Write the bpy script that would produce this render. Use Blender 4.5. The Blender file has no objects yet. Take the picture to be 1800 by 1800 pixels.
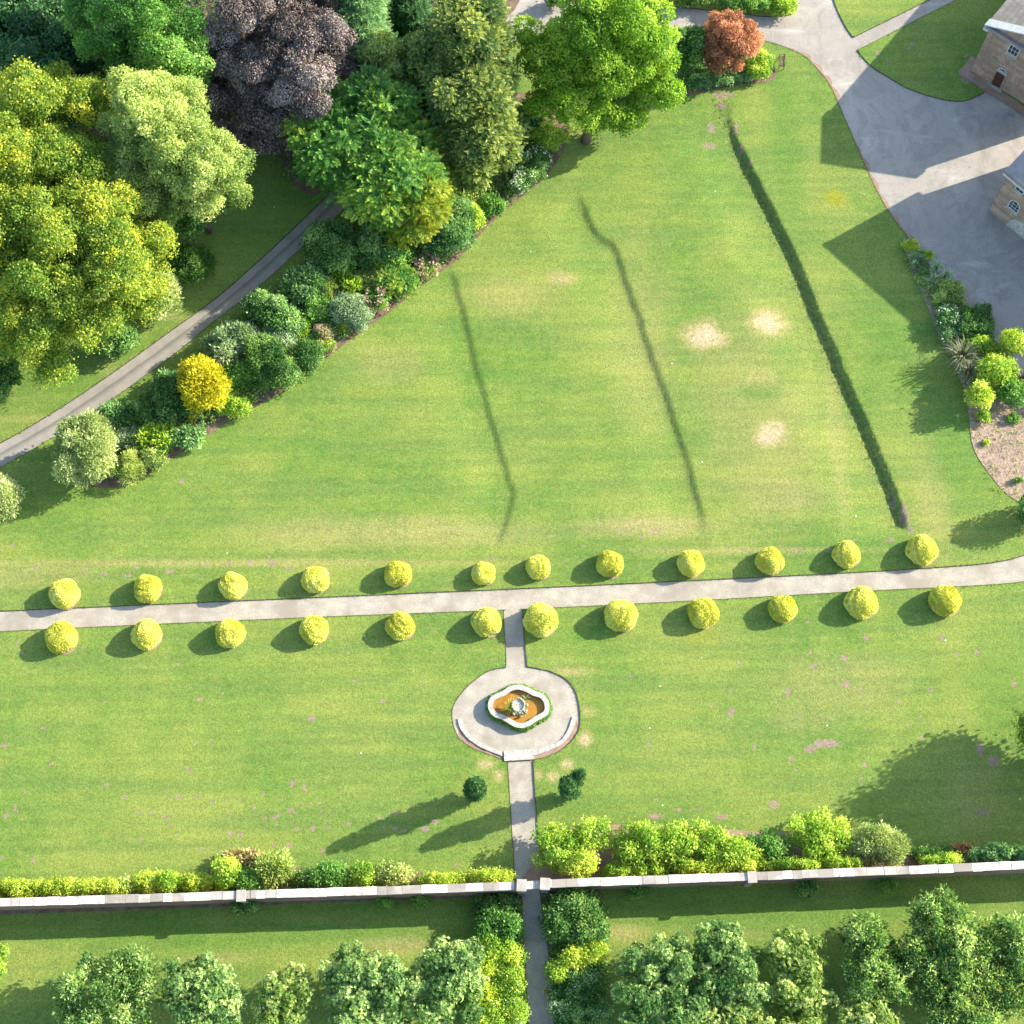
import bpy, bmesh, math, random
import numpy as np
from mathutils import Vector
from mathutils.geometry import tessellate_polygon

# ---------------------------------------------------------------- camera
H = 125.0
F = 2650.0                      # focal length in photo pixels (1800 wide)
TILT = math.atan((1895 - 900) / F)
CT, ST = math.cos(TILT), math.sin(TILT)
scene = bpy.context.scene
COL = scene.collection
cam_d = bpy.data.cameras.new('camera')
cam = bpy.data.objects.new('camera', cam_d)
COL.objects.link(cam)
cam.location = (0, 0, H)
cam.rotation_euler = (TILT, 0, 0)
cam_d.sensor_width = 36
cam_d.lens = 36 * F / 1800
cam_d.clip_start = 1
cam_d.clip_end = 6000
scene.camera = cam

# ---------------------------------------------------------------- light
SUN_EL, SUN_AZ = math.radians(24.5), math.radians(20.5)      # azimuth counted from +X
w = bpy.data.worlds.new("World")
scene.world = w
w.use_nodes = True
nt = w.node_tree
bg = nt.nodes['Background']
sky = nt.nodes.new('ShaderNodeTexSky')
sky.sky_type = 'NISHITA'
sky.sun_disc = False
sky.sun_elevation = SUN_EL
sky.sun_rotation = math.pi / 2 - SUN_AZ
sky.air_density = 1.0
sky.dust_density = 1.0
nt.links.new(sky.outputs[0], bg.inputs[0])
bg.inputs[1].default_value = 0.15
sl = bpy.data.lights.new('sun', 'SUN')
sl.energy = 4.4
sl.angle = math.radians(0.5)
sl.color = (1.0, 0.93, 0.80)
so = bpy.data.objects.new('sun', sl)
COL.objects.link(so)
sd = Vector((math.cos(SUN_EL) * math.cos(SUN_AZ), math.cos(SUN_EL) * math.sin(SUN_AZ), math.sin(SUN_EL)))
so.rotation_euler = sd.to_track_quat('Z', 'Y').to_euler()
so.location = (60, 20, 60)
scene.view_settings.view_transform = 'Standard'
scene.view_settings.look = 'None'
scene.view_settings.gamma = 1
scene.view_settings.exposure = 1.78

LZ = 0.07                       # height of the turf above the paths

# ---------------------------------------------------------------- helpers
def G(px, py, z=0.0):
    """point of the place at height z that stands at a photo pixel"""
    u, v = px - 900.0, py - 900.0
    k = (H - z) / (F * CT + v * ST)
    return np.array([u * k, (F * ST - v * CT) * k])

def scale_at(px, py, z=0.0):
    return (H - z) / (F * CT + (py - 900.0) * ST)

def tag(o, label=None, cat=None, group=None, kind=None):
    if label: o['label'] = label
    if cat: o['category'] = cat
    if group: o['group'] = group
    if kind: o['kind'] = kind
    return o

def empty(name, loc, rz=0.0):
    o = bpy.data.objects.new(name, None)
    COL.objects.link(o)
    o.location = loc
    o.rotation_euler = (0, 0, rz)
    o.empty_display_size = 0.5
    return o

def mesh_np(name, V, Fq, mat, parent=None, loc=(0, 0, 0), smooth=False, attrs=None, polys=None):
    """V (n,3); Fq (m,k) index array of faces with k corners, or polys = list of tuples"""
    me = bpy.data.meshes.new(name)
    V = np.asarray(V, dtype=np.float32)
    if polys is not None:
        me.from_pydata([tuple(map(float, v)) for v in V], [], [tuple(int(i) for i in p) for p in polys])
    else:
        Fq = np.asarray(Fq, dtype=np.int32)
        m, k = Fq.shape
        me.vertices.add(len(V)); me.vertices.foreach_set('co', V.ravel())
        me.loops.add(m * k); me.loops.foreach_set('vertex_index', Fq.ravel())
        me.polygons.add(m)
        me.polygons.foreach_set('loop_start', np.arange(0, m * k, k, dtype=np.int32))
        me.polygons.foreach_set('loop_total', np.full(m, k, dtype=np.int32))
    if attrs:
        for an, av in attrs.items():
            a = me.attributes.new(an, 'FLOAT', 'POINT')
            a.data.foreach_set('value', np.asarray(av, dtype=np.float32))
    me.update(calc_edges=True)
    if smooth:
        me.polygons.foreach_set('use_smooth', np.ones(len(me.polygons), dtype=bool))
    if mat: me.materials.append(mat)
    o = bpy.data.objects.new(name, me)
    COL.objects.link(o)
    o.location = loc
    if parent: o.parent = parent
    return o

class MB:
    """collects boxes, prisms and tubes into one mesh"""
    def __init__(self): self.V = []; self.P = []
    def add(self, vs, ps):
        n = len(self.V); self.V += [tuple(v) for v in vs]; self.P += [tuple(i + n for i in p) for p in ps]; return self
    def box(self, c, s, rz=0.0, taper=1.0):
        cx, cy, cz = c; hx, hy, hz = s[0] / 2, s[1] / 2, s[2] / 2
        vs = []
        for z, t in ((-hz, 1.0), (hz, taper)):
            for x, y in ((-hx, -hy), (hx, -hy), (hx, hy), (-hx, hy)):
                x *= t; y *= t
                vs.append((cx + x * math.cos(rz) - y * math.sin(rz), cy + x * math.sin(rz) + y * math.cos(rz), cz + z))
        return self.add(vs, [(3, 2, 1, 0), (4, 5, 6, 7), (0, 1, 5, 4), (1, 2, 6, 5), (2, 3, 7, 6), (3, 0, 4, 7)])
    def tube(self, pts, rad, n=8):
        pts = [Vector(p) for p in pts]
        rings = []
        for i, p in enumerate(pts):
            d = (pts[min(i + 1, len(pts) - 1)] - pts[max(i - 1, 0)]).normalized()
            a = d.orthogonal().normalized(); b = d.cross(a)
            r = rad[i] if hasattr(rad, '__len__') else rad
            rings.append([p + (a * math.cos(2 * math.pi * k / n) + b * math.sin(2 * math.pi * k / n)) * r for k in range(n)])
        vs = [v for r in rings for v in r]; ps = []
        for i in range(len(pts) - 1):
            for k in range(n):
                k2 = (k + 1) % n
                ps.append((i * n + k, i * n + k2, (i + 1) * n + k2, (i + 1) * n + k))
        ps.append(tuple(range(n - 1, -1, -1))); ps.append(tuple((len(pts) - 1) * n + k for k in range(n)))
        return self.add(vs, ps)
    def lathe(self, prof, n=24, c=(0, 0, 0), sx=1, sy=1):
        vs = []; ps = []
        for r, z in prof:
            for k in range(n):
                a = 2 * math.pi * k / n
                vs.append((c[0] + r * math.cos(a) * sx, c[1] + r * math.sin(a) * sy, c[2] + z))
        for i in range(len(prof) - 1):
            for k in range(n):
                k2 = (k + 1) % n
                ps.append((i * n + k, i * n + k2, (i + 1) * n + k2, (i + 1) * n + k))
        ps.append(tuple(range(n - 1, -1, -1))); ps.append(tuple((len(prof) - 1) * n + k for k in range(n)))
        return self.add(vs, ps)
    def build(self, name, mat, parent=None, loc=(0, 0, 0), bevel=0, smooth=False):
        o = mesh_np(name, self.V, None, mat, parent, loc, smooth, polys=self.P)
        if bevel:
            m = o.modifiers.new('bevel', 'BEVEL'); m.width = bevel; m.segments = 2; m.limit_method = 'ANGLE'
        return o

# ---------------------------------------------------------------- materials
class N:
    def __init__(self, name):
        self.m = bpy.data.materials.new(name); self.m.use_nodes = True
        self.t = self.m.node_tree; self.b = self.t.nodes['Principled BSDF']
        self.b.inputs['Specular IOR Level'].default_value = 0.15
        self.b.inputs['Roughness'].default_value = 0.9
    def n(self, kind, **k):
        x = self.t.nodes.new(kind)
        for a, v in k.items(): setattr(x, a, v)
        return x
    def l(self, a, b): self.t.links.new(a, b)
    def pos(self):
        if not hasattr(self, '_p'): self._p = self.n('ShaderNodeTexCoord').outputs['Object']
        return self._p
    def geo(self):
        if not hasattr(self, '_g'): self._g = self.n('ShaderNodeNewGeometry')
        return self._g
    def noise(self, scale, detail=3, rough=0.55, stretch=None, rot=0, dist=0, vec=None):
        x = self.n('ShaderNodeTexNoise'); x.inputs['Scale'].default_value = scale
        x.inputs['Detail'].default_value = detail; x.inputs['Roughness'].default_value = rough
        x.inputs['Distortion'].default_value = dist
        src = vec or self.pos()
        if stretch:
            mp = self.n('ShaderNodeMapping'); mp.inputs['Scale'].default_value = stretch
            mp.inputs['Rotation'].default_value = (0, 0, rot)
            self.l(src, mp.inputs[0]); src = mp.outputs[0]
        self.l(src, x.inputs['Vector'])
        return x.outputs['Fac']
    def ramp(self, src, stops, interp='LINEAR'):
        r = self.n('ShaderNodeValToRGB'); e = r.color_ramp.elements; r.color_ramp.interpolation = interp
        while len(e) < len(stops): e.new(0.5)
        for i, (p, c) in enumerate(stops):
            e[i].position = p; e[i].color = (c, c, c, 1) if not hasattr(c, '__len__') else (*c, 1)
        self.l(src, r.inputs[0]); return r.outputs[0]
    def mix(self, f, a, b, mode='MIX'):
        x = self.n('ShaderNodeMix'); x.data_type = 'RGBA'; x.blend_type = mode
        for s, v in ((x.inputs[0], f), (x.inputs[6], a), (x.inputs[7], b)):
            if hasattr(v, 'is_linked') or isinstance(v, bpy.types.NodeSocket): self.l(v, s)
            elif hasattr(v, '__len__'): s.default_value = (*v, 1)
            else: s.default_value = v
        return x.outputs[2]
    def math(self, op, a, b=0.0):
        x = self.n('ShaderNodeMath', operation=op)
        for s, v in ((x.inputs[0], a), (x.inputs[1], b)):
            if isinstance(v, bpy.types.NodeSocket): self.l(v, s)
            else: s.default_value = v
        return x.outputs[0]
    def attr(self, name):
        a = self.n('ShaderNodeAttribute', attribute_name=name); return a.outputs['Fac']
    def bump(self, h, s=0.3, d=0.05):
        b = self.n('ShaderNodeBump'); b.inputs['Strength'].default_value = s; b.inputs['Distance'].default_value = d
        self.l(h, b.inputs['Height']); self.l(b.outputs[0], self.b.inputs['Normal'])
    def col(self, c): 
        if isinstance(c, bpy.types.NodeSocket): self.l(c, self.b.inputs['Base Color'])
        else: self.b.inputs['Base Color'].default_value = (*c, 1)
    def rough(self, v): self.b.inputs['Roughness'].default_value = v; return self

def mottled(name, a, b, scale=2, fine=40, rough=0.9, bs=0.3, bd=0.02, c=None, spec=0.15):
    m = N(name)
    x = m.mix(m.ramp(m.noise(scale, 5, 0.6), [(0.35, 0), (0.65, 1)]), a, b)
    g = m.noise(fine, 3, 0.7)
    x = m.mix(1.0, x, m.ramp(g, [(0.3, 0.75), (0.7, 1.25)]), 'MULTIPLY')
    if c: x = m.mix(m.ramp(m.noise(scale * 0.3, 4, 0.6), [(0.5, 0), (0.62, 1)]), x, c)
    m.col(x); m.rough(rough); m.bump(g, bs, bd); m.b.inputs['Specular IOR Level'].default_value = spec
    return m.m

def leafmat(name, cols, trans=0.35, rough=0.55, spec=0.25):
    m = N(name)
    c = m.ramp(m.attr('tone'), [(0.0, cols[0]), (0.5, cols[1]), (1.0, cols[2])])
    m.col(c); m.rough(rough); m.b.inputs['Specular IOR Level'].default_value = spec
    tr = m.n('ShaderNodeBsdfTranslucent')
    m.l(m.mix(1.0, c, (1.25, 1.3, 0.65), 'MULTIPLY'), tr.inputs[0])
    ms = m.n('ShaderNodeMixShader'); ms.inputs[0].default_value = trans
    m.l(m.b.outputs[0], ms.inputs[1]); m.l(tr.outputs[0], ms.inputs[2])
    m.l(ms.outputs[0], m.t.nodes['Material Output'].inputs[0])
    return m.m

# lawn
def lawn_material():
    m = N('lawn turf')
    big = m.noise(0.09, 4, 0.6)
    mid = m.noise(0.55, 5, 0.65)
    stripe = m.noise(0.5, 3, 0.6, stretch=(0.12, 1.0, 1.0), rot=0.05)
    fine = m.noise(6.5, 4, 0.8)
    fine2 = m.noise(2.0, 4, 0.75, stretch=(0.6, 1.3, 1), rot=0.3)
    green = m.mix(m.ramp(mid, [(0.3, 0), (0.7, 1)]), (0.070, 0.148, 0.018), (0.125, 0.202, 0.028))
    green = m.mix(m.ramp(big, [(0.38, 0), (0.62, 1)]), green, (0.182, 0.222, 0.040))
    green = m.mix(m.ramp(stripe, [(0.42, 0.0), (0.62, 0.5)]), green, (0.070, 0.142, 0.028))
    green = m.mix(m.ramp(fine2, [(0.5, 0.0), (0.72, 0.6)]), green, (0.205, 0.225, 0.050))
    green = m.mix(0.10, green, (0.165, 0.180, 0.075))
    dry = m.math('MULTIPLY', m.attr('dry'), m.ramp(m.noise(2.4, 6, 0.8), [(0.3, 0.45), (0.62, 1.15)]))
    g2 = m.mix(m.ramp(dry, [(0.05, 0), (0.8, 1)]), green, m.mix(m.ramp(dry, [(0.4, 0), (0.95, 1)]), (0.30, 0.245, 0.095), (0.385, 0.30, 0.18)))
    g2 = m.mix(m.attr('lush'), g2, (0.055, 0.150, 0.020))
    g2 = m.mix(m.attr('yell'), g2, (0.21, 0.21, 0.015))
    s = m.math('ADD', m.attr('soil'), m.math('SUBTRACT', m.math('MULTIPLY', m.noise(2.6, 4, 0.75), 1.1), 0.55))
    g2 = m.mix(m.ramp(s, [(0.34, 0), (0.62, 0.9)]), g2, (0.235, 0.165, 0.125))
    g2 = m.mix(1.0, g2, m.ramp(fine, [(0.3, 0.58), (0.7, 1.42)]), 'MULTIPLY')
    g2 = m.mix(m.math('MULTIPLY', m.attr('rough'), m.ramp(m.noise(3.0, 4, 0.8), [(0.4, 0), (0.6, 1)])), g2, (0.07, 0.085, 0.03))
    g2 = m.mix(1.0, g2, m.ramp(m.noise(14, 2, 0.6), [(0.3, 0.72), (0.7, 1.26)]), 'MULTIPLY')
    ln = m.n('ShaderNodeTexWave', wave_type='BANDS', bands_direction='Y'); ln.inputs['Scale'].default_value = 0.28; ln.inputs['Distortion'].default_value = 3.0; ln.inputs['Detail'].default_value = 2
    mp = m.n('ShaderNodeMapping'); mp.inputs['Rotation'].default_value = (0, 0, -0.045); m.l(m.pos(), mp.inputs[0]); m.l(mp.outputs[0], ln.inputs['Vector'])
    g2 = m.mix(1.0, g2, m.ramp(ln.outputs['Fac'], [(0.2, 0.97), (0.8, 1.025)]), 'MULTIPLY')
    m.col(g2)
    m.bump(m.math('ADD', fine, m.math('MULTIPLY', mid, 0.6)), 0.55, 0.09)
    m.rough(0.85)
    return m.m
M = {}
M['lawn'] = lawn_material()
M['soil'] = mottled('dark soil', (0.11, 0.075, 0.05), (0.19, 0.13, 0.09), 1.5, 14, bs=0.6, bd=0.06)
M['redsoil'] = mottled('reddish gravel soil', (0.22, 0.145, 0.10), (0.29, 0.20, 0.145), 1.2, 20, bs=0.3, bd=0.02)
M['gravel'] = mottled('pale gravel', (0.27, 0.24, 0.19), (0.35, 0.315, 0.25), 0.9, 10, bs=0.25, bd=0.015, c=(0.25, 0.215, 0.165))
M['slab'] = mottled('white weathered stone', (0.29, 0.27, 0.225), (0.48, 0.46, 0.41), 4.0, 14, bs=0.3, bd=0.02, c=(0.33, 0.30, 0.25))
M['edge'] = mottled('cut turf edge', (0.05, 0.04, 0.02), (0.09, 0.07, 0.04), 3, 20)

def yard_material():
    m = N('worn tarmac with grit')
    x = m.mix(m.ramp(m.noise(0.12, 5, 0.6, dist=0.6), [(0.35, 0), (0.65, 1)]), (0.265, 0.236, 0.198), (0.34, 0.305, 0.258))
    x = m.mix(m.ramp(m.noise(0.5, 6, 0.7, stretch=(1, 0.35, 1), rot=0.6), [(0.5, 0), (0.7, 0.55)]), x, (0.17, 0.15, 0.125))
    x = m.mix(m.ramp(m.noise(1.7, 3, 0.5), [(0.7, 0), (0.74, 0.6)]), x, (0.16, 0.14, 0.12))
    x = m.mix(m.ramp(m.noise(0.22, 6, 0.75, dist=1.2), [(0.5, 0), (0.56, 0.45), (0.7, 0.2)]), x, (0.20, 0.18, 0.16))
    x = m.mix(m.ramp(m.noise(0.35, 6, 0.7, stretch=(0.3, 1.2, 1), rot=-0.9, dist=0.8), [(0.56, 0), (0.66, 0.5)]), x, (0.42, 0.39, 0.34))
    v = m.n('ShaderNodeTexVoronoi', feature='DISTANCE_TO_EDGE'); v.inputs['Scale'].default_value = 0.12
    ad = m.n('ShaderNodeVectorMath', operation='ADD'); nz = m.n('ShaderNodeTexNoise'); nz.inputs['Scale'].default_value = 0.5; nz.inputs['Detail'].default_value = 6; m.l(m.pos(), nz.inputs['Vector'])
    sc = m.n('ShaderNodeVectorMath', operation='SCALE'); sc.inputs['Scale'].default_value = 3.0; m.l(nz.outputs['Color'], sc.inputs[0]); m.l(m.pos(), ad.inputs[0]); m.l(sc.outputs[0], ad.inputs[1]); m.l(ad.outputs[0], v.inputs['Vector'])
    x = m.mix(m.ramp(v.outputs['Distance'], [(0.0, 0.12), (0.008, 0.0)]), x, (0.2, 0.18, 0.16))
    g = m.noise(12, 3, 0.7)
    x = m.mix(1.0, x, m.ramp(g, [(0.3, 0.76), (0.7, 1.24)]), 'MULTIPLY')
    m.col(x); m.bump(g, 0.2, 0.01); return m.m
M['yard'] = yard_material()

def drive_material():
    m = N('grey asphalt drive')
    x = m.mix(m.ramp(m.noise(0.4, 5, 0.7), [(0.35, 0), (0.65, 1)]), (0.20, 0.18, 0.15), (0.28, 0.25, 0.21))
    a = m.attr('across')
    x = m.mix(m.ramp(m.math('ADD', a, m.math('MULTIPLY', m.noise(0.6, 4, 0.7), 0.12)), [(0.40, 0), (0.50, 0.8), (0.56, 0.5), (0.72, 0)]), x, (0.105, 0.10, 0.09))
    g = m.noise(18, 3, 0.7)
    x = m.mix(1.0, x, m.ramp(g, [(0.3, 0.8), (0.7, 1.2)]), 'MULTIPLY')
    m.col(x); m.bump(g, 0.2, 0.01); return m.m
M['drive'] = drive_material()

def mulch_material():
    m = N('bark mulch')
    x = m.mix(m.ramp(m.noise(5, 5, 0.8), [(0.35, 0), (0.65, 1)]), (0.14, 0.095, 0.065), (0.44, 0.33, 0.24))
    x = m.mix(m.ramp(m.noise(0.8, 4, 0.7), [(0.5, 0), (0.7, 0.7)]), x, (0.10, 0.075, 0.05))
    m.col(x); m.bump(m.noise(8, 4, 0.8), 0.8, 0.08); return m.m
M['mulch'] = mulch_material()

def brick_stone(name, a, b, mortar, sc=1.0, moss=None):
    m = N(name)
    br = m.n('ShaderNodeTexBrick'); br.inputs['Scale'].default_value = sc
    br.inputs['Color1'].default_value = (*a, 1); br.inputs['Color2'].default_value = (*b, 1); br.inputs['Mortar'].default_value = (*mortar, 1)
    br.inputs['Mortar Size'].default_value = 0.012; br.inputs['Brick Width'].default_value = 0.75; br.inputs['Row Height'].default_value = 0.32
    cx = m.n('ShaderNodeCombineXYZ'); sp = m.n('ShaderNodeSeparateXYZ'); m.l(m.pos(), sp.inputs[0])
    m.l(m.math('ADD', sp.outputs[0], sp.outputs[1]), cx.inputs[0]); m.l(sp.outputs[2], cx.inputs[1])
    m.l(cx.outputs[0], br.inputs['Vector'])
    x = m.mix(m.ramp(m.noise(0.8, 5, 0.7), [(0.4, 0), (0.7, 0.6)]), br.outputs['Color'], (a[0] * 0.6, a[1] * 0.6, a[2] * 0.62))
    x = m.mix(m.ramp(m.noise(0.7, 6, 0.75), [(0.5, 0), (0.6, 0.5)]), x, (min(1, a[0] * 1.25), a[1] * 1.35, a[2] * 1.4))
    if moss: x = m.mix(m.ramp(m.noise(0.45, 5, 0.7), [(0.52, 0), (0.68, 0.7)]), x, moss)
    m.col(x); m.bump(m.noise(9, 4, 0.7), 0.4, 0.02); return m.m
M['ashlar'] = brick_stone('pinkish sandstone ashlar', (0.36, 0.25, 0.185), (0.25, 0.165, 0.12), (0.19, 0.15, 0.115), 1.0, (0.20, 0.155, 0.11))
M['wallstone'] = brick_stone('brown garden wall stone', (0.26, 0.17, 0.13), (0.20, 0.14, 0.11), (0.20, 0.17, 0.14), 1.6, (0.22, 0.2, 0.16))
M['rooftile'] = brick_stone('lichened stone roof tiles', (0.27, 0.24, 0.20), (0.21, 0.18, 0.15), (0.12, 0.1, 0.08), 1.4, (0.17, 0.15, 0.10))
M['paint'] = mottled('white paint', (0.40, 0.39, 0.37), (0.50, 0.49, 0.47), 2, 30, rough=0.5)
M['lead'] = mottled('grey lead flashing', (0.20, 0.18, 0.18), (0.27, 0.25, 0.24), 1.2, 20, rough=0.6)
M['doorpaint'] = mottled('dark maroon door paint', (0.06, 0.022, 0.018), (0.08, 0.03, 0.025), 3, 30, rough=0.4, spec=0.4)
M['wood'] = mottled('weathered bench wood', (0.13, 0.09, 0.055), (0.2, 0.14, 0.09), 6, 40)
M['bark'] = mottled('tree bark', (0.10, 0.075, 0.055), (0.17, 0.135, 0.10), 3, 14, bs=0.8, bd=0.06)
M['metal'] = mottled('dark iron', (0.03, 0.03, 0.03), (0.05, 0.05, 0.045), 4, 30, rough=0.5)
g = N('window glass'); g.col((0.035, 0.045, 0.05)); g.rough(0.08); g.b.inputs['Specular IOR Level'].default_value = 0.6; M['glass'] = g.m

def coping_material():
    m = N('wall coping slabs')
    r = m.geo().outputs['Random Per Island']
    x = m.ramp(r, [(0.0, (0.62, 0.58, 0.52)), (0.45, (0.56, 0.51, 0.45)), (0.55, (0.31, 0.275, 0.225)), (1.0, (0.21, 0.18, 0.145))])
    x = m.mix(m.ramp(m.noise(1.6, 6, 0.8), [(0.46, 0), (0.56, 0.85)]), x, (0.27, 0.24, 0.21))
    x = m.mix(m.ramp(m.noise(0.3, 3, 0.6), [(0.5, 0), (0.7, 0.5)]), x, (0.58, 0.54, 0.48))
    m.col(x); m.bump(m.noise(9, 4, 0.7), 0.4, 0.02); return m.m
M['coping'] = coping_material()
M['oldstone'] = mottled('lichened old stone', (0.20, 0.19, 0.15), (0.44, 0.42, 0.36), 5.0, 16, bs=0.7, bd=0.04, c=(0.26, 0.24, 0.12))

def water_material():
    m = N('murky brown pond water')
    x = m.mix(m.ramp(m.noise(0.9, 4, 0.6), [(0.3, 0), (0.7, 1)]), (0.23, 0.105, 0.015), (0.34, 0.17, 0.025))
    m.col(x); m.rough(0.12); m.b.inputs['Specular IOR Level'].default_value = 0.3
    m.bump(m.noise(4, 2, 0.5), 0.05, 0.02); return m.m
M['water'] = water_material()

PAL = dict(
    gold=((0.10, 0.19, 0.025), (0.235, 0.325, 0.045), (0.52, 0.50, 0.05)),
    olive=((0.13, 0.20, 0.045), (0.29, 0.37, 0.10), (0.48, 0.52, 0.18)),
    mid=((0.035, 0.10, 0.02), (0.085, 0.19, 0.04), (0.22, 0.33, 0.09)),
    dark=((0.02, 0.06, 0.018), (0.045, 0.125, 0.035), (0.11, 0.22, 0.07)),
    copper=((0.03, 0.026, 0.026), (0.11, 0.085, 0.080), (0.34, 0.28, 0.255)),
    bluegreen=((0.06, 0.15, 0.05), (0.16, 0.30, 0.11), (0.34, 0.49, 0.22)),
    feather=((0.035, 0.12, 0.02), (0.095, 0.23, 0.035), (0.34, 0.44, 0.06)),
    feathergold=((0.10, 0.18, 0.02), (0.20, 0.27, 0.025), (0.38, 0.38, 0.03)),
    yewtip=((0.025, 0.07, 0.018), (0.10, 0.16, 0.035), (0.38, 0.42, 0.09)),
    bright=((0.11, 0.24, 0.02), (0.23, 0.38, 0.03), (0.42, 0.54, 0.08)),
    red=((0.17, 0.08, 0.045), (0.40, 0.17, 0.10), (0.56, 0.30, 0.19)),
    teal=((0.04, 0.11, 0.022), (0.105, 0.225, 0.055), (0.29, 0.42, 0.14)),
    silver=((0.10, 0.17, 0.08), (0.22, 0.31, 0.17), (0.42, 0.50, 0.32)),
    variegated=((0.20, 0.28, 0.09), (0.42, 0.50, 0.21), (0.64, 0.66, 0.36)),
    yellow=((0.26, 0.25, 0.015), (0.58, 0.53, 0.03), (0.80, 0.72, 0.08)),
    topiary=((0.46, 0.46, 0.05), (0.66, 0.65, 0.10), (0.80, 0.79, 0.26)),
    lime=((0.12, 0.23, 0.025), (0.28, 0.41, 0.045), (0.50, 0.57, 0.09)),
    limeyellow=((0.22, 0.33, 0.03), (0.43, 0.53, 0.06), (0.64, 0.68, 0.13)),
    green=((0.05, 0.14, 0.025), (0.13, 0.28, 0.05), (0.30, 0.45, 0.12)),
    fruit=((0.05, 0.13, 0.035), (0.165, 0.275, 0.08), (0.45, 0.54, 0.21)),
    fruityellow=((0.09, 0.17, 0.03), (0.24, 0.33, 0.08), (0.52, 0.56, 0.22)),
    pink=((0.30, 0.16, 0.13), (0.50, 0.32, 0.27), (0.66, 0.50, 0.40)),
    deadgrass=((0.26, 0.19, 0.09), (0.42, 0.33, 0.18), (0.55, 0.46, 0.28)),
    strap=((0.10, 0.10, 0.06), (0.17, 0.19, 0.10), (0.30, 0.28, 0.17)),
    white=((0.55, 0.58, 0.45), (0.7, 0.72, 0.6), (0.85, 0.85, 0.75)),
    lilac=((0.25, 0.25, 0.35), (0.4, 0.4, 0.5), (0.55, 0.55, 0.65)),
    yew=((0.025, 0.075, 0.02), (0.06, 0.15, 0.04), (0.14, 0.26, 0.09)),
)
LIFT = {'topiary': 1.0, 'yellow': 1.0, 'white': 1.0, 'pink': 1.0, 'limeyellow': 1.05, 'bright': 1.05, 'yew': 1.15, 'gold': 1.1, 'variegated': 1.0}
PAL = {k: tuple(tuple(min(.85, x * LIFT.get(k, 1.22)) for x in c) for c in v) for k, v in PAL.items()}
LM = {k: leafmat('foliage ' + k, v, 0.18 if k in ('yew', 'copper', 'dark', 'topiary') else 0.42) for k, v in PAL.items()}

# ---------------------------------------------------------------- outlines of paths
def catmull(pts, step=6, closed=False):
    p = [np.array(q, float) for q in pts]; out = []; n = len(p)
    rng = range(n if closed else n - 1)
    for i in rng:
        a = p[(i - 1) % n] if closed or i > 0 else p[0]; b = p[i]; c = p[(i + 1) % n]; d = p[(i + 2) % n] if closed or i + 2 < n else p[-1]
        for k in range(step):
            t = k / step
            out.append(0.5 * ((2 * b) + (-a + c) * t + (2 * a - 5 * b + 4 * c - d) * t * t + (-a + 3 * b - 3 * c + d) * t ** 3))
    if not closed: out.append(p[-1])
    return out
def world(pts, z=0.0): return [G(a, b, z) for a, b in pts]
def area(p):
    p = np.array(p); x, y = p[:, 0], p[:, 1]
    return 0.5 * np.sum(x * np.roll(y, -1) - y * np.roll(x, -1))
def ccw(p): return p if area(p) > 0 else p[::-1]
def strip(a, b): return ccw(world(catmull(a) + catmull(b)[::-1]))

P_main = strip([(-400, 1092), (-150, 1082), (0, 1075), (300, 1062), (600, 1049), (900, 1036), (1200, 1022), (1500, 1007), (1690, 995), (1760, 987), (1800, 977), (1900, 945), (2050, 900)],
               [(-400, 1130), (-150, 1117), (0, 1110), (300, 1096), (600, 1083), (890, 1072), (1200, 1057), (1500, 1040), (1700, 1030), (1800, 1022), (1900, 1000), (2050, 960)])
P_link = strip([(885, 1060), (887, 1110), (890, 1150), (889, 1190)], [(917, 1060), (920, 1110), (924, 1150), (927, 1190)])
P_terr = ccw(world(catmull([(889, 1174), (860, 1180), (831, 1199), (810, 1221), (798, 1240), (795, 1258), (799, 1280), (810, 1300), (832, 1315), (860, 1326), (888, 1336),
     (912, 1338), (937, 1335), (960, 1330), (988, 1317), (1007, 1299), (1017, 1282), (1019, 1264), (1017, 1240), (1011, 1216), (995, 1195), (970, 1182), (950, 1177), (926, 1173)], 4, True)))
P_south = strip([(892, 1325), (894, 1360), (899, 1440), (903, 1500), (906, 1545), (917, 1570), (920, 1640), (926, 1730), (930, 1830), (932, 1950)],
                [(936, 1325), (939, 1380), (945, 1460), (949, 1510), (950, 1545), (949, 1570), (958, 1640), (968, 1700), (974, 1830), (978, 1950)])
DL = [(-260, 905), (-100, 825), (0, 780), (100, 722), (200, 655), (300, 583), (380, 525), (440, 473), (500, 418), (560, 360), (620, 300), (700, 235), (780, 170), (860, 90), (890, 40)]
DR = [(-250, 960), (-100, 874), (0, 822), (100, 765), (200, 700), (300, 628), (390, 555), (460, 500), (520, 445), (580, 392), (640, 335), (720, 270), (800, 200), (875, 120), (905, 60)]
P_drive = strip(DL, DR)
yard_edge = catmull([(893, 76), (940, 64), (985, 48), (1060, 40), (1190, 50), (1240, 50), (1300, 62), (1345, 72), (1385, 85), (1415, 100), (1440, 125), (1460, 152), (1475, 185), (1490, 220), (1505, 255),
     (1520, 290), (1540, 332), (1562, 372), (1590, 410), (1650, 488), (1720, 568), (1790, 652), (1880, 760), (1950, 830)])
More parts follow.
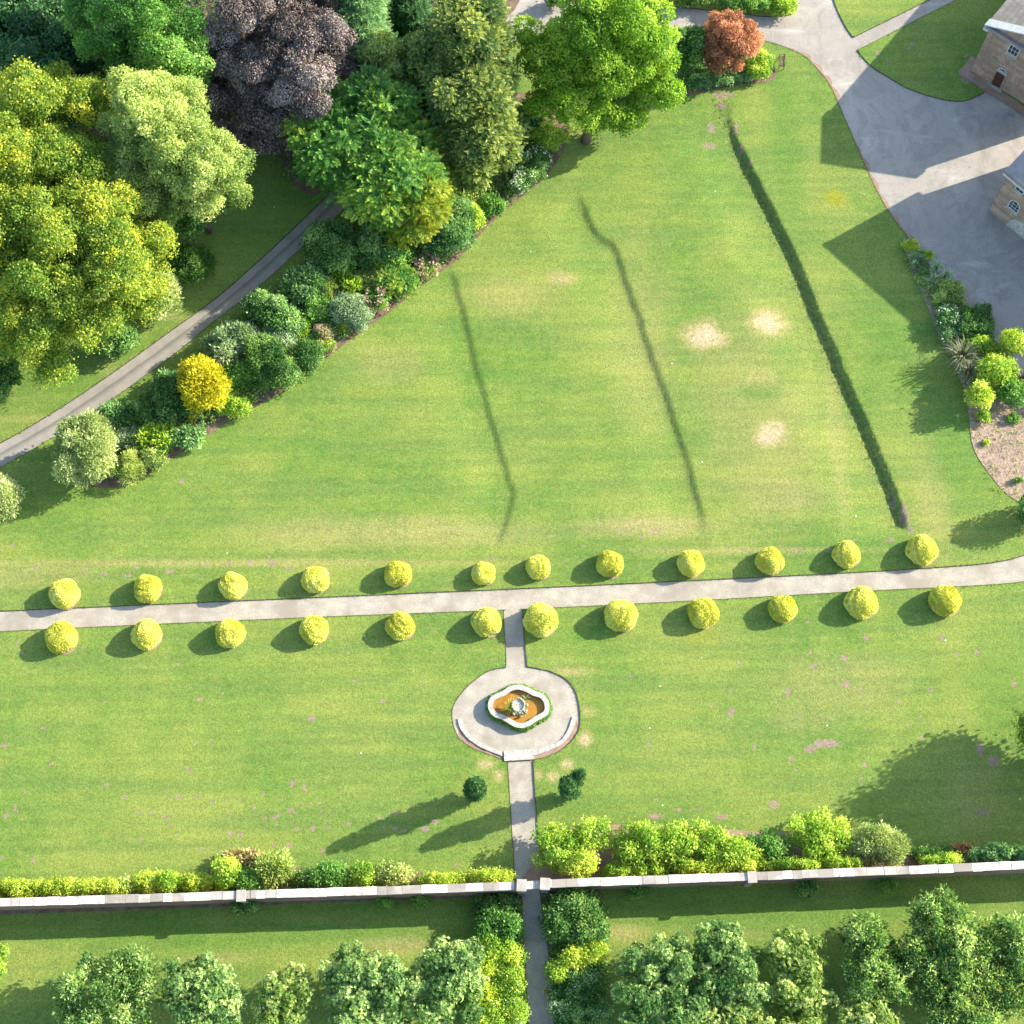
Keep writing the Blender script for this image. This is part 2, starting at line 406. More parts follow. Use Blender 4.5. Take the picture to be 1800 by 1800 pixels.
P_yard = ccw(world([(870, -60)] + yard_edge + [(2150, 700), (2150, 150)] + catmull([(1800, 190), (1745, 158), (1722, 168), (1690, 179), (1650, 174), (1600, 158), (1560, 136), (1530, 116), (1506, 89)])
     + [(1680, 0), (1790, -60), (1750, -60), (1635, 0)] + catmull([(1499, 67), (1486, 48), (1472, 20), (1462, -10), (1455, -60)]) + catmull([(1400, -60), (1398, 0), (1396, 24), (1350, 30), (1300, 24), (1230, 17), (1170, 10), (1100, -2), (1000, 3), (962, 8), (955, -60)])))
POLYS = [P_main, P_link, P_terr, P_south, P_drive, P_yard]

def poly_dist(X, Y, poly):
    """signed distance (negative inside) and nearest boundary point"""
    best = np.full(X.shape, 1e9); nx = np.zeros_like(X); ny = np.zeros_like(X); inside = np.zeros(X.shape, bool)
    n = len(poly)
    for i in range(n):
        ax, ay = poly[i]; bx, by = poly[(i + 1) % n]
        dx, dy = bx - ax, by - ay; L = dx * dx + dy * dy + 1e-12
        t = np.clip(((X - ax) * dx + (Y - ay) * dy) / L, 0, 1)
        qx, qy = ax + t * dx, ay + t * dy
        d = (X - qx) ** 2 + (Y - qy) ** 2
        m = d < best; best[m] = d[m]; nx[m] = qx[m]; ny[m] = qy[m]
        c = ((ay > Y) != (by > Y)) & (X < (bx - ax) * (Y - ay) / (by - ay + 1e-15) + ax)
        inside ^= c
    d = np.sqrt(best); d[inside] *= -1
    return d, nx, ny

def line_dist(X, Y, line):
    """signed distance to an open polyline (positive on the right-hand, sunny side) and distance along it"""
    best = np.full(X.shape, 1e9); sg = np.zeros_like(X); al = np.zeros_like(X); s0 = 0.0
    for i in range(len(line) - 1):
        ax, ay = line[i]; bx, by = line[i + 1]; dx, dy = bx - ax, by - ay; L = math.hypot(dx, dy)
        t = ((X - ax) * dx + (Y - ay) * dy) / (L * L)
        tc = np.clip(t, 0, 1); qx, qy = ax + tc * dx, ay + tc * dy
        d = (X - qx) ** 2 + (Y - qy) ** 2; m = d < best
        best[m] = d[m]; sg[m] = np.sign(dx * (Y - ay) - dy * (X - ax))[m]; al[m] = (s0 + tc * L)[m]; s0 += L
    return np.sqrt(best) * sg, al, s0

D1 = world(catmull([(1272, 165), (1284, 205), (1296, 245), (1316, 285), (1340, 330), (1372, 395), (1400, 450), (1420, 500), (1440, 550), (1466, 610), (1500, 690), (1540, 780), (1572, 860), (1598, 935)], 5))
D2 = world(catmull([(1014, 322), (1034, 372), (1052, 408), (1084, 434), (1100, 480), (1118, 530), (1145, 610), (1175, 695), (1205, 785), (1232, 880), (1250, 952)], 5))
D3 = world(catmull([(792, 462), (806, 500), (820, 555), (838, 630), (858, 705), (882, 785), (898, 840), (906, 878), (892, 925), (876, 975)], 5))
def hnoise(X, Y, s, seed):
    r = np.random.RandomState(seed); o = np.zeros_like(X)
    for k in range(7):
        a = r.rand() * 6.28; f = s * (0.6 + r.rand() * 1.6)
        o += np.sin(X * f * math.cos(a) + Y * f * math.sin(a) + r.rand() * 6.28)
    return o / 7
def terrain(X, Y):
    z = np.full(X.shape, LZ)
    def smooth(a, b, t):
        t = np.clip((t - a) / (b - a), 0, 1); return t * t * (3 - 2 * t)
    for line, drop, wd, flat, rec, fade in ((D1, 0.47, 0.28, 0.65, 6.0, 9.0), (D2, 0.205, .5, 0.25, 5.0, 4.0), (D3, 0.175, .5, 0.25, 5.0, 2.5)):
        d, al, L = line_dist(X, Y, line)
        d = d + hnoise(X, Y, 1.6, 5) * 0.13 + hnoise(X, Y, 4.0, 6) * 0.06
        end = smooth(0, fade, al) * smooth(0, fade if drop < 0.3 else 1.2, L - al)
        # sunny side stays level, then the bank falls away to the left and the ground climbs back slowly
        fall = smooth(0.45, 0.45 + wd, -d + 0.45)
        back = smooth(wd + flat, wd + flat + rec, -d)
        lip = 0.10 * smooth(wd + flat - 0.1, wd + flat + 0.35, -d) if drop > 0.3 else 0
        far = np.abs(d) < 30
        z -= np.where(far & (d < 1), end * (drop * (fall - back) - lip * (1 - back)), 0)
    return z + 0.012 * hnoise(X, Y, 0.9, 9)

# ---------------------------------------------------------------- ground sheet
cell = 0.25
c0, c1 = G(-60, -30), G(1860, -30)
xs = np.arange(-66, 66 + cell, cell); ys = np.arange(-4, c0[1] + 4, cell)
def extend(a):
    out = [4, 10, 22, 45, 90, 180, 360, 700, 1500, 2500]
    return np.concatenate([[a[0] - k for k in out[::-1]], a, [a[-1] + k for k in out]])
xs, ys = extend(xs), extend(ys)
X, Y = np.meshgrid(xs, ys); nxg, nyg = len(xs), len(ys)
dmin = np.full(X.shape, 1e9); NX = X.copy(); NY = Y.copy()
for p in POLYS:
    d, qx, qy = poly_dist(X, Y, p)
    m = d < dmin; dmin[m] = d[m]; NX[m] = qx[m]; NY[m] = qy[m]
near = np.abs(dmin) < 0.17
X2 = np.where(near, NX, X); Y2 = np.where(near, NY, Y); d2 = np.where(near, 0, dmin)
Z = terrain(X2, Y2)
blend = np.clip(np.abs(dmin) / 1.0, 0, 1)
Z = np.where(np.abs(dmin) < 1.0, LZ + (Z - LZ) * blend, Z)
idx = np.arange(nxg * nyg).reshape(nyg, nxg)
Q = np.stack([idx[:-1, :-1], idx[:-1, 1:], idx[1:, 1:], idx[1:, :-1]], -1).reshape(-1, 4)
dc = d2.ravel()[Q].max(axis=1)
dm = d2.ravel()[Q].mean(axis=1)
keep = ~((dc <= 0.0) | (dm < -0.04))
Q = Q[keep]
NXW, NYW = hnoise(X2, Y2, 1.3, 21) * 1.6 + hnoise(X2, Y2, 3.5, 22), hnoise(X2, Y2, 1.3, 23) * 1.6 + hnoise(X2, Y2, 3.5, 24)
def pxblobs(blobs):
    o = np.zeros(X.shape)
    for bx, by, rx, ry, s in blobs:
        c = G(bx, by); k = scale_at(bx, by); wob = min(rx, ry) * k * .16
        r = np.sqrt(((X2 + NXW * wob - c[0]) / (rx * k)) ** 2 + ((Y2 + NYW * wob - c[1]) / (ry * k * 1.05)) ** 2)
        o = np.maximum(o, s * (lambda q: q * q * (3 - 2 * q))(np.clip((1.35 - r) / 1.2, 0, 1)) if s >= 0.9 else s * np.clip(1.5 - r, 0, 1))
    return np.clip(o, 0, 1.2)
dry = pxblobs([(1240, 590, 50, 34, .99), (1350, 568, 44, 32, .99), (1355, 762, 44, 36, .99), (1338, 668, 40, 26, .45), (985, 490, 28, 14, .6), (700, 935, 260, 28, .42), (520, 945, 90, 26, .35),
    (1140, 925, 120, 22, .5), (1370, 870, 80, 50, .38), (1380, 800, 60, 40, .3), (905, 520, 90, 40, .33), (1028, 1300, 15, 13, .8), (855, 1345, 17, 9, .7), (877, 1364, 11, 9, .75), (972, 1365, 12, 9, .7), (998, 1345, 12, 10, .7),
    (945, 1362, 9, 9, .6), (1035, 1250, 12, 10, .5), (1000, 1180, 40, 8, .5), (1480, 1200, 120, 60, .27), (1420, 1260, 60, 30, .27), (1130, 590, 60, 200, .25), (1330, 720, 110, 210, .28), (690, 640, 60, 40, .25),
    (420, 990, 500, 7, .45), (1350, 968, 250, 6, .45), (1100, 1640, 40, 12, .5), (700, 1660, 70, 14, .5), (380, 1685, 60, 10, .4), (1710, 1410, 60, 70, .25), (1640, 870, 30, 120, .35), (1470, 760, 20, 190, .3),
    (60, 1010, 120, 25, .3), (1270, 1640, 60, 8, .35), (190, 690, 14, 60, .4), (120, 735, 140, 7, .35), (320, 560, 150, 6, .3)])
soil = pxblobs([(1270, 168, 26, 9, .62), (1268, 186, 9, 8, .8), (1250, 225, 9, 14, .6), (1248, 255, 16, 8, .6), (1292, 225, 5, 18, .75), (1302, 262, 7, 12, .7), (1318, 288, 5, 8, .7), (1590, 905, 9, 24, .7), (1570, 880, 6, 16, .7), (1600, 930, 10, 10, .6), (1452, 1308, 24, 8, .85), (1425, 1318, 14, 8, .7),
    (1484, 1157, 7, 6, .8), (1431, 1172, 7, 6, .7), (1523, 1121, 6, 6, .8), (1655, 1121, 6, 6, .85), (1682, 1150, 6, 5, .7), (1717, 1147, 6, 5, .7), (1487, 1204, 9, 6, .8), (1387, 1214, 6, 5, .7), (1363, 1231, 5, 4, .7), (1635, 1214, 6, 8, .6), (1782, 1204, 5, 6, .8),
    (1521, 1345, 7, 5, .8), (1390, 1335, 9, 5, .7), (1360, 1415, 12, 8, .8), (1620, 1297, 7, 5, .7), (1723, 1318, 8, 14, .8), (1745, 1338, 12, 9, .8), (1728, 1428, 16, 6, .7), (1150, 935, 18, 9, .5), (318, 846, 6, 5, .8), (1090, 935, 20, 7, .45),
    (548, 1265, 8, 8, .7), (515, 1378, 7, 7, .7), (315, 1400, 12, 4, .7), (347, 1402, 8, 4, .7), (247, 1428, 9, 4, .7), (267, 1428, 6, 4, .7), (58, 1512, 6, 5, .8), (247, 1479, 5, 5, .7), (405, 1467, 8, 5, .8), (425, 1467, 5, 5, .8), (352, 1491, 7, 4, .6), (512, 1425, 8, 4, .8), (467, 1438, 5, 4, .8), (483, 1438, 5, 4, .8),
    (522, 1458, 7, 5, .9), (551, 1456, 6, 5, .85), (577, 1457, 5, 4, .8), (612, 1449, 7, 4, .8), (695, 1428, 7, 4, .7), (508, 1487, 8, 5, .8), (481, 1486, 6, 4, .8), (567, 1497, 6, 4, .8), (748, 1458, 10, 6, .75), (765, 1445, 9, 5, .8), (674, 1455, 6, 4, .7), (710, 1460, 8, 4, .7), (803, 1520, 5, 6, .6),
    (1153, 1435, 15, 6, .7), (1192, 1424, 6, 4, .8), (1228, 1422, 10, 4, .6), (1268, 1436, 14, 5, .8), (1140, 1310, 8, 6, .6), (1153, 1406, 6, 5, .7), (8, 1312, 6, 5, .8), (10, 1435, 8, 7, .6), (225, 1012, 10, 5, .7), (185, 1010, 6, 4, .7), (300, 1005, 14, 4, .7), (390, 1022, 6, 4, .7), (440, 990, 6, 4, .8), (478, 990, 8, 5, .8), (403, 991, 6, 5, .7), (372, 1302, 5, 4, .7), (210, 1138, 5, 4, .7),
    (20, 960, 8, 5, .6), (147, 1140, 5, 4, .7), (40, 1148, 5, 4, .8), (33, 1131, 6, 4, .7), (510, 970, 30, 5, .4), (860, 982, 30, 4, .5), (1400, 966, 14, 4, .6), (1565, 950, 8, 5, .7), (700, 988, 24, 4, .45), (1700, 140, 14, 12, .6), (1560, 60, 20, 6, .4), (1610, 55, 20, 8, .35)])
_r = random.Random(9)
soil = np.maximum(soil, pxblobs([(x_, y_, _r.uniform(3, 6.5), _r.uniform(2.5, 5), _r.uniform(.45, .85)) for x_, y_ in [(_r.gauss(480, 200), _r.gauss(1425, 50)) for _ in range(46)] + [(_r.uniform(0, 880), _r.uniform(1130, 1400)) for _ in range(26)] + [(_r.gauss(1480, 160), _r.gauss(1230, 80)) for _ in range(46)] + [(_r.uniform(0, 600), _r.gauss(1000, 8)) for _ in range(22)] + [(_r.uniform(1000, 1600), _r.gauss(955, 8)) for _ in range(14)] + [(_r.uniform(1540, 1720), _r.uniform(60, 130)) for _ in range(10)]]))
yell = pxblobs([(1468, 350, 22, 17, 1.0), (1468, 345, 14, 12, .8), (1230, 1120, 30, 16, .3), (640, 690, 30, 12, .2)])
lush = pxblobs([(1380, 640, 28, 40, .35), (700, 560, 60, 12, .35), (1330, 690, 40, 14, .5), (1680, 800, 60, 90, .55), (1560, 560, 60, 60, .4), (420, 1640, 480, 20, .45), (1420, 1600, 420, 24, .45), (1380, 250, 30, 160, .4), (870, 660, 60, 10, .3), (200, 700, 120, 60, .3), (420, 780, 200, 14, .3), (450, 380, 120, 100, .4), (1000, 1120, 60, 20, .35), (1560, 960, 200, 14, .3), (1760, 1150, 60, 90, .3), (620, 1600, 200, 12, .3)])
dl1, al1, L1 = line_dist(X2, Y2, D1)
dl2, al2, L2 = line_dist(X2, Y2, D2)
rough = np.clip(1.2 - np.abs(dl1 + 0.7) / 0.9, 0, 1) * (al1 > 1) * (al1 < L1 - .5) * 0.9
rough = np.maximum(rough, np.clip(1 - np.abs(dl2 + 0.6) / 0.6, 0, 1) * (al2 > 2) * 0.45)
lawn = mesh_np('lawn', np.stack([X2.ravel(), Y2.ravel(), Z.ravel()], 1), Q, M['lawn'], smooth=True,
               attrs=dict(dry=dry.ravel(), soil=soil.ravel(), yell=yell.ravel(), lush=lush.ravel(), rough=rough.ravel()))
tag(lawn, kind='structure')
bm = bmesh.new(); bm.from_mesh(lawn.data)
bmesh.ops.delete(bm, geom=[v for v in bm.verts if not v.link_faces], context='VERTS')
bm.to_mesh(lawn.data); bm.free()

base = mesh_np('soil_base', [(-2600, -2600, -0.95), (2600, -2600, -0.95), (2600, 2700, -0.95), (-2600, 2700, -0.95)], [(0, 1, 2, 3)], M['soil'])
tag(base, kind='structure')

def sheet(name, poly, z, mat, dz=None, kind='structure'):
    poly = ccw(poly)
    tris = tessellate_polygon([[Vector((p[0], p[1], 0)) for p in poly]])
    V = [(p[0], p[1], z) for p in poly]
    P = []
    for t in tris:
        a, b, c = [Vector(V[i]) for i in t]
        P.append(t if (b - a).cross(c - a).z > 0 else t[::-1])
    o = mesh_np(name, V, None, mat, polys=P)
    if kind: tag(o, kind=kind)
    return o

def inflate(poly, d):
    poly = ccw(poly); n = len(poly); out = []
    for i in range(n):
        a, b, c = poly[i - 1], poly[i], poly[(i + 1) % n]
        t = np.array(c) - np.array(a); t = t / (np.linalg.norm(t) + 1e-9)
        out.append(np.array(b) + np.array([t[1], -t[0]]) * d)
    return out
sheet('gravel_path', inflate(P_main, 0.05), 0.010, M['gravel'])
sheet('gravel_path', inflate(P_link, 0.05), 0.002, M['gravel'])
sheet('fountain_terrace', inflate(P_terr, 0.05), 0.006, M['gravel'])
sheet('gravel_path', inflate(P_south, 0.05), -0.002, M['gravel'])
def verge(pts, w0):
    c = world(catmull(pts)); o = []
    for i, p in enumerate(c):
        t = c[min(i + 1, len(c) - 1)] - c[max(i - 1, 0)]; t = t / np.linalg.norm(t); nn = np.array([-t[1], t[0]])
        if nn[0] < 0: nn = -nn
        o.append(p + nn * w0 * (.7 + .35 * math.sin(i * 1.3) + .15 * math.sin(i * 3.1)) * min(1, i / 4 + .1, (len(c) - 1 - i) / 4 + .1))
    sheet('gravel_verge', c + o[::-1], 0.014, M['redsoil'])
verge([(1385, 85), (1415, 100), (1440, 125), (1460, 152), (1475, 185)], .5)
verge([(1505, 255), (1520, 290), (1540, 332), (1562, 372), (1590, 410), (1650, 488), (1720, 568), (1790, 652)], .45)
sheet('courtyard_road', inflate(P_yard, 0.05), 0.008, M['yard'])
# the drive as a strip with an across coordinate for its worn centre
a = world(catmull(DL)); b = world(catmull(DR)); n = len(a); V = []; AC = []
for k in range(7):
    t = k / 6
    for i in range(n):
        p = a[i] * (1 - t) + b[i] * t
        if k == 0: p = p + (a[i] - b[i]) * 0.03
        if k == 6: p = p + (b[i] - a[i]) * 0.03
        V.append((p[0], p[1], 0.004)); AC.append(t)
Qd = [((k + 1) * n + i, (k + 1) * n + i + 1, k * n + i + 1, k * n + i) for k in range(6) for i in range(n - 1)]
tag(mesh_np('asphalt_drive', V, Qd, M['drive'], attrs=dict(across=AC)), kind='structure')

# cut turf edges along every path
def edges():
    mb = MB()
    for pi, poly in enumerate(POLYS):
        n = len(poly)
        for i in range(n):
            p, q = np.array(poly[i]), np.array(poly[(i + 1) % n]); L = np.linalg.norm(q - p)
            if L > 40: continue
            m = max(1, int(L / 0.6))
            for k in range(m):
                a = p + (q - p) * k / m; b = p + (q - p) * (k + 1) / m; c = (a + b) / 2
                ok = True
                for pj, o in enumerate(POLYS):
                    if pj != pi and poly_dist(np.array([c[0]]), np.array([c[1]]), o)[0][0] < 0.02: ok = False; break
                if not ok: continue
                t = (b - a) / (np.linalg.norm(b - a) + 1e-9); o_ = np.array([t[1], -t[0]]) * 0.05
                a2, b2 = a + o_, b + o_
                mb.add([(a[0], a[1], -0.02), (b[0], b[1], -0.02), (b[0], b[1], LZ + 0.012), (a[0], a[1], LZ + 0.012), (b2[0], b2[1], LZ + 0.016), (a2[0], a2[1], LZ + 0.016)], [(0, 1, 2, 3), (3, 2, 4, 5)])
    return mb
tag(edges().build('turf_edge', M['edge']), kind='structure')

# beds
BZ = LZ + 0.035
sheet('border_soil', world(catmull([(1000, 225), (985, 275), (950, 322), (905, 357), (855, 402), (805, 457), (770, 482), (735, 508), (690, 546), (640, 580), (600, 610), (550, 650), (500, 685), (450, 716), (400, 742), (350, 778), (300, 808), (262, 834), (215, 856), (160, 856), (110, 835),
    (120, 780), (170, 745), (240, 705), (310, 655), (380, 600), (440, 540), (500, 500), (545, 455), (590, 420), (650, 370), (740, 300), (800, 230), (880, 170), (960, 170)], 3, True)), BZ, M['soil'])
sheet('border_soil', world(catmull([(1586, 424), (1604, 428), (1640, 480), (1715, 564), (1786, 650), (1860, 742), (1900, 900), (1850, 910), (1800, 888), (1768, 868), (1738, 833), (1712, 792), (1704, 750), (1698, 700), (1680, 650), (1650, 592), (1624, 525), (1600, 470)], 3, True)), BZ, M['mulch'])
sheet('border_soil', world(catmull([(958, 1560), (955, 1500), (965, 1462), (1060, 1450), (1200, 1452), (1330, 1462), (1420, 1460), (1500, 1470), (1560, 1475), (1600, 1500), (1700, 1503), (1860, 1490), (1860, 1530), (1500, 1545)], 3, True)), BZ, M['redsoil'])
sheet('border_soil', world([(-100, 1552), (100, 1556), (240, 1545), (400, 1532), (480, 1520), (560, 1528), (700, 1530), (860, 1540), (905, 1545), (908, 1575), (-100, 1612)]), BZ, M['soil'])
sheet('border_soil', world([(838, 1572), (915, 1568), (919, 1640), (926, 1760), (930, 1900), (850, 1900), (838, 1700)]), BZ, M['soil'])
sheet('border_soil', world([(952, 1566), (1055, 1562), (1062, 1640), (1066, 1760), (1070, 1900), (980, 1900), (966, 1690), (958, 1640)]), BZ, M['soil'])
sheet('border_soil', world(catmull([(1180, 170), (1300, 150), (1362, 140), (1350, 100), (1300, 75), (1200, 62), (1120, 70), (1110, 140)], 3, True)), BZ, M['soil'])
sheet('border_soil', world(catmull([(0, 110), (200, 300), (420, 200), (520, 330), (590, 330), (720, 200), (860, 70), (860, -80), (-100, -80)], 3, True)), BZ, M['soil'])

# ---------------------------------------------------------------- foliage
def unit(v): return v / (np.linalg.norm(v, axis=-1, keepdims=True) + 1e-9)
def cube_sphere(k=4):
    V = []; Qs = []
    for ax in range(3):
        for s in (-1, 1):
            n0 = len(V)
            for i in range(k + 1):
                for j in range(k + 1):
                    a, b = 2 * i / k - 1, 2 * j / k - 1
                    p = [0, 0, 0]; p[ax] = s; p[(ax + 1) % 3] = math.tan(a * math.pi / 4); p[(ax + 2) % 3] = math.tan(b * math.pi / 4)
                    V.append(p)
            for i in range(k):
                for j in range(k):
                    q = [n0 + i * (k + 1) + j, n0 + (i + 1) * (k + 1) + j, n0 + (i + 1) * (k + 1) + j + 1, n0 + i * (k + 1) + j + 1]
                    Qs.append(q if s > 0 else q[::-1])
    return unit(np.array(V, float)), np.array(Qs)
CSV, CSQ = cube_sphere(4)

def leaf_quads(P, A, B, size, aspect, fold=0.12):
    """rhombic leaves from P along A with half width B"""
    C = np.cross(A, B)
    s = size[:, None]
    v0 = P; v2 = P + A * s
    mid = P + A * s * 0.45 - C * s * fold
    v1 = mid + B * s * aspect * 0.5; v3 = mid - B * s * aspect * 0.5
    V = np.stack([v0, v1, v2, v3], 1).reshape(-1, 3)
    n = len(P)
    return V, np.arange(4 * n).reshape(n, 4)

def foliage(ells, rng, leaf=0.25, aspect=0.6, cover=1.6, lobes=14, lobe=0.42, mode='leaf', jitter=0.12, tone_sd=0.16, leaf_sd=0.14,
            spread=0.72, up=0.25, zmin=0.05, squash=0.85, core=0.80, rag=0.0, sub=0.0, nsub=1.0):
    LC = []; LR = []; LT = []
    for (cx, cy, cz, rx, ry, rz) in ells:
        R = np.array([rx, ry, rz]); c = np.array([cx, cy, cz])
        i = 0; gold = math.pi * (3 - math.sqrt(5)); off = rng.rand() * 6.28
        for i in range(lobes):
            zz = 1 - (i + 0.5) / lobes * 1.55
            rr = math.sqrt(max(0, 1 - zz * zz)); th = off + gold * i
            d = np.array([rr * math.cos(th), rr * math.sin(th), zz]) + rng.randn(3) * 0.13
            f = spread * rng.uniform(0.82, 1.12)
            lr = lobe * (rx * ry * rz) ** (1 / 3) * rng.uniform(0.72, 1.25)
            LC.append(c + d * R * f); LR.append(lr); LT.append(np.clip(0.45 + rng.randn() * tone_sd, 0, 1))
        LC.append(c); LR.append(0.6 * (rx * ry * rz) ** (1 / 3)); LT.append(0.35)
    LC = np.array(LC); LR = np.array(LR); LT = np.array(LT)
    nbig = len(LC); BC, BR = LC.copy(), LR.copy()
    if sub:
        C2_, R2_, T2_ = [], [], []
        for i in range(nbig - len(ells) if False else nbig):
            m = int(nsub * 2.6 * (LR[i] / sub) ** 2 * .8) + 3
            d = unit(rng.randn(m, 3)); d[:, 2] = np.where(d[:, 2] < -.3, -d[:, 2], d[:, 2])
            c = LC[i] + d * [1, 1, squash] * LR[i] * rng.uniform(.82, 1.08, m)[:, None]
            D = np.linalg.norm(c[:, None] - LC[None], axis=2) / LR[None]; D[:, i] = 9
            ok = D.min(1) > .8
            C2_.append(c[ok]); R2_.append(sub * rng.uniform(.6, 1.35, m)[ok]); T2_.append(np.clip(LT[i] + rng.randn(m) * .17, 0, 1)[ok])
        LR = LR * .93
        LC = np.concatenate([LC] + C2_); LR = np.concatenate([LR] + R2_); LT = np.concatenate([LT] + T2_)
    la = leaf * leaf * aspect * 0.5
    if mode == 'rosette': la *= 3.2
    if mode == 'frond': la = leaf * leaf * 0.24
    if mode == 'spiky': la = leaf * leaf * aspect * 0.5
    Ps = []; Ns = []; Ts = []
    for i in range(len(LC)):
        n = int((cover if (not sub or i >= nbig) else cover * .35) * 4 * math.pi * LR[i] ** 2 * 0.55 / la) + 4
        d = rng.randn(n, 3); d = unit(d); d[:, 2] = np.where(d[:, 2] < -0.5, -d[:, 2], d[:, 2])
        rad = LR[i] * (1 + rng.randn(n) * jitter + (rag * rng.rand(n) ** 4))
        sq = np.array([1, 1, squash])
        p = LC[i] + d * sq * rad[:, None]
        nb = np.where(np.linalg.norm(LC - LC[i], axis=1) < LR * 1.1 + LR[i] * 1.5)[0]; nb = nb[nb != i]
        if len(nb): ok = (np.linalg.norm((p[:, None, :] - LC[None, nb]) / sq, axis=2) / LR[None, nb]).min(1) > 0.84
        else: ok = np.ones(n, bool)
        ok &= p[:, 2] > zmin
        Ps.append(p[ok]); Ns.append(d[ok]); Ts.append(np.clip(LT[i] + rng.randn(ok.sum()) * leaf_sd, 0, 1))
    P = np.concatenate(Ps); Nn = np.concatenate(Ns); T = np.concatenate(Ts)
    Nn = unit(Nn + np.array([0, 0, up]))
    n = len(P)
    Vs = []; Qs = []; Tt = []; nv = 0
    def push(V, Q_, t):
        nonlocal nv
        Vs.append(V); Qs.append(Q_ + nv); Tt.append(np.repeat(t, 4)); nv += len(V)
    if mode == 'leaf':
        A = unit(Nn * 0.35 + rng.randn(n, 3) * 0.75); B = unit(np.cross(A, unit(Nn + rng.randn(n, 3) * 0.45)))
        push(*leaf_quads(P, A, B, leaf * rng.uniform(0.7, 1.3, n), aspect), T)
    elif mode == 'rosette':
        e1 = unit(np.cross(Nn, rng.randn(n, 3))); e2 = np.cross(Nn, e1)
        for k in range(5):
            a = 2 * math.pi * k / 5
            A = unit(e1 * math.cos(a) + e2 * math.sin(a) + Nn * 0.55 + rng.randn(n, 3) * 0.15); B = unit(np.cross(A, Nn))
            push(*leaf_quads(P, A, B, leaf * rng.uniform(0.8, 1.2, n), aspect), np.clip(T + rng.randn(n) * 0.06, 0, 1))
        A = unit(Nn + rng.randn(n, 3) * 0.3); B = unit(np.cross(A, rng.randn(n, 3)))
        push(*leaf_quads(P, A, B, leaf * 0.7 * np.ones(n), aspect), np.clip(T + 0.2, 0, 1))
    elif mode == 'frond':
        A = unit(Nn * np.array([1, 1, 0.35]) * 0.9 + rng.randn(n, 3) * 0.35 + np.array([0, 0, -0.05])); U = unit(Nn * 0.5 + np.array([0, 0, 1.0]) + rng.randn(n, 3) * 0.25)
        B = unit(np.cross(A, U))
        for t in (0.0, 0.28, 0.52, 0.74):
            for s in (-1, 1):
                a2 = unit(A * 0.75 + B * s * 0.75); b2 = unit(np.cross(a2, U))
                push(*leaf_quads(P + A * leaf * t, a2, b2, leaf * 0.55 * (1 - 0.55 * t) * np.ones(n), 0.36), np.clip(T + 0.28 * t - 0.05, 0, 1))
        push(*leaf_quads(P + A * leaf * 0.7, A, B, leaf * 0.45 * np.ones(n), 0.4), np.clip(T + 0.3, 0, 1))
    elif mode == 'spiky':
        A = unit(Nn * 1.0 + rng.randn(n, 3) * 0.42); B = unit(np.cross(A, rng.randn(n, 3)))
        push(*leaf_quads(P, A, B, leaf * rng.uniform(0.6, 1.4, n), aspect), T)
    elif mode == 'droop':
        A = unit(Nn * 0.5 + rng.randn(n, 3) * 0.35 + np.array([0, 0, -0.8])); B = unit(np.cross(A, Nn + rng.randn(n, 3) * 0.6))
        push(*leaf_quads(P, A, B, leaf * rng.uniform(0.7, 1.3, n), aspect), T)
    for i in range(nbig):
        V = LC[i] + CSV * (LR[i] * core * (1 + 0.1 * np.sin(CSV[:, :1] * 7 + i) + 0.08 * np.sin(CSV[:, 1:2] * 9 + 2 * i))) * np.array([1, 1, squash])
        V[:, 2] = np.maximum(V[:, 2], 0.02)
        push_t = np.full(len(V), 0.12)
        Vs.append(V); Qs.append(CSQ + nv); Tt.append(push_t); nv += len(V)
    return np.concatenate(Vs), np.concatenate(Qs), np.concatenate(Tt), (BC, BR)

def ell_from_px(e, zc, rz):
    """picture ellipse -> ellipsoid whose centre stands zc above the ground there"""
    cx, cy, rx, ry = e[:4]
    if len(e) > 4: zc = e[4]
    if len(e) > 5: rz = e[5]
    c = G(cx, cy, zc); k = scale_at(cx, cy, zc)
    th = math.atan(math.hypot(cy - 1895, 0) / F)       # how obliquely it is seen
    wy = ry * k
    b2 = (wy ** 2 - (rz * math.sin(th)) ** 2) / math.cos(th) ** 2
    b = math.sqrt(max(b2, (0.45 * wy) ** 2))
    return (c[0], c[1], zc, rx * k, b, rz)

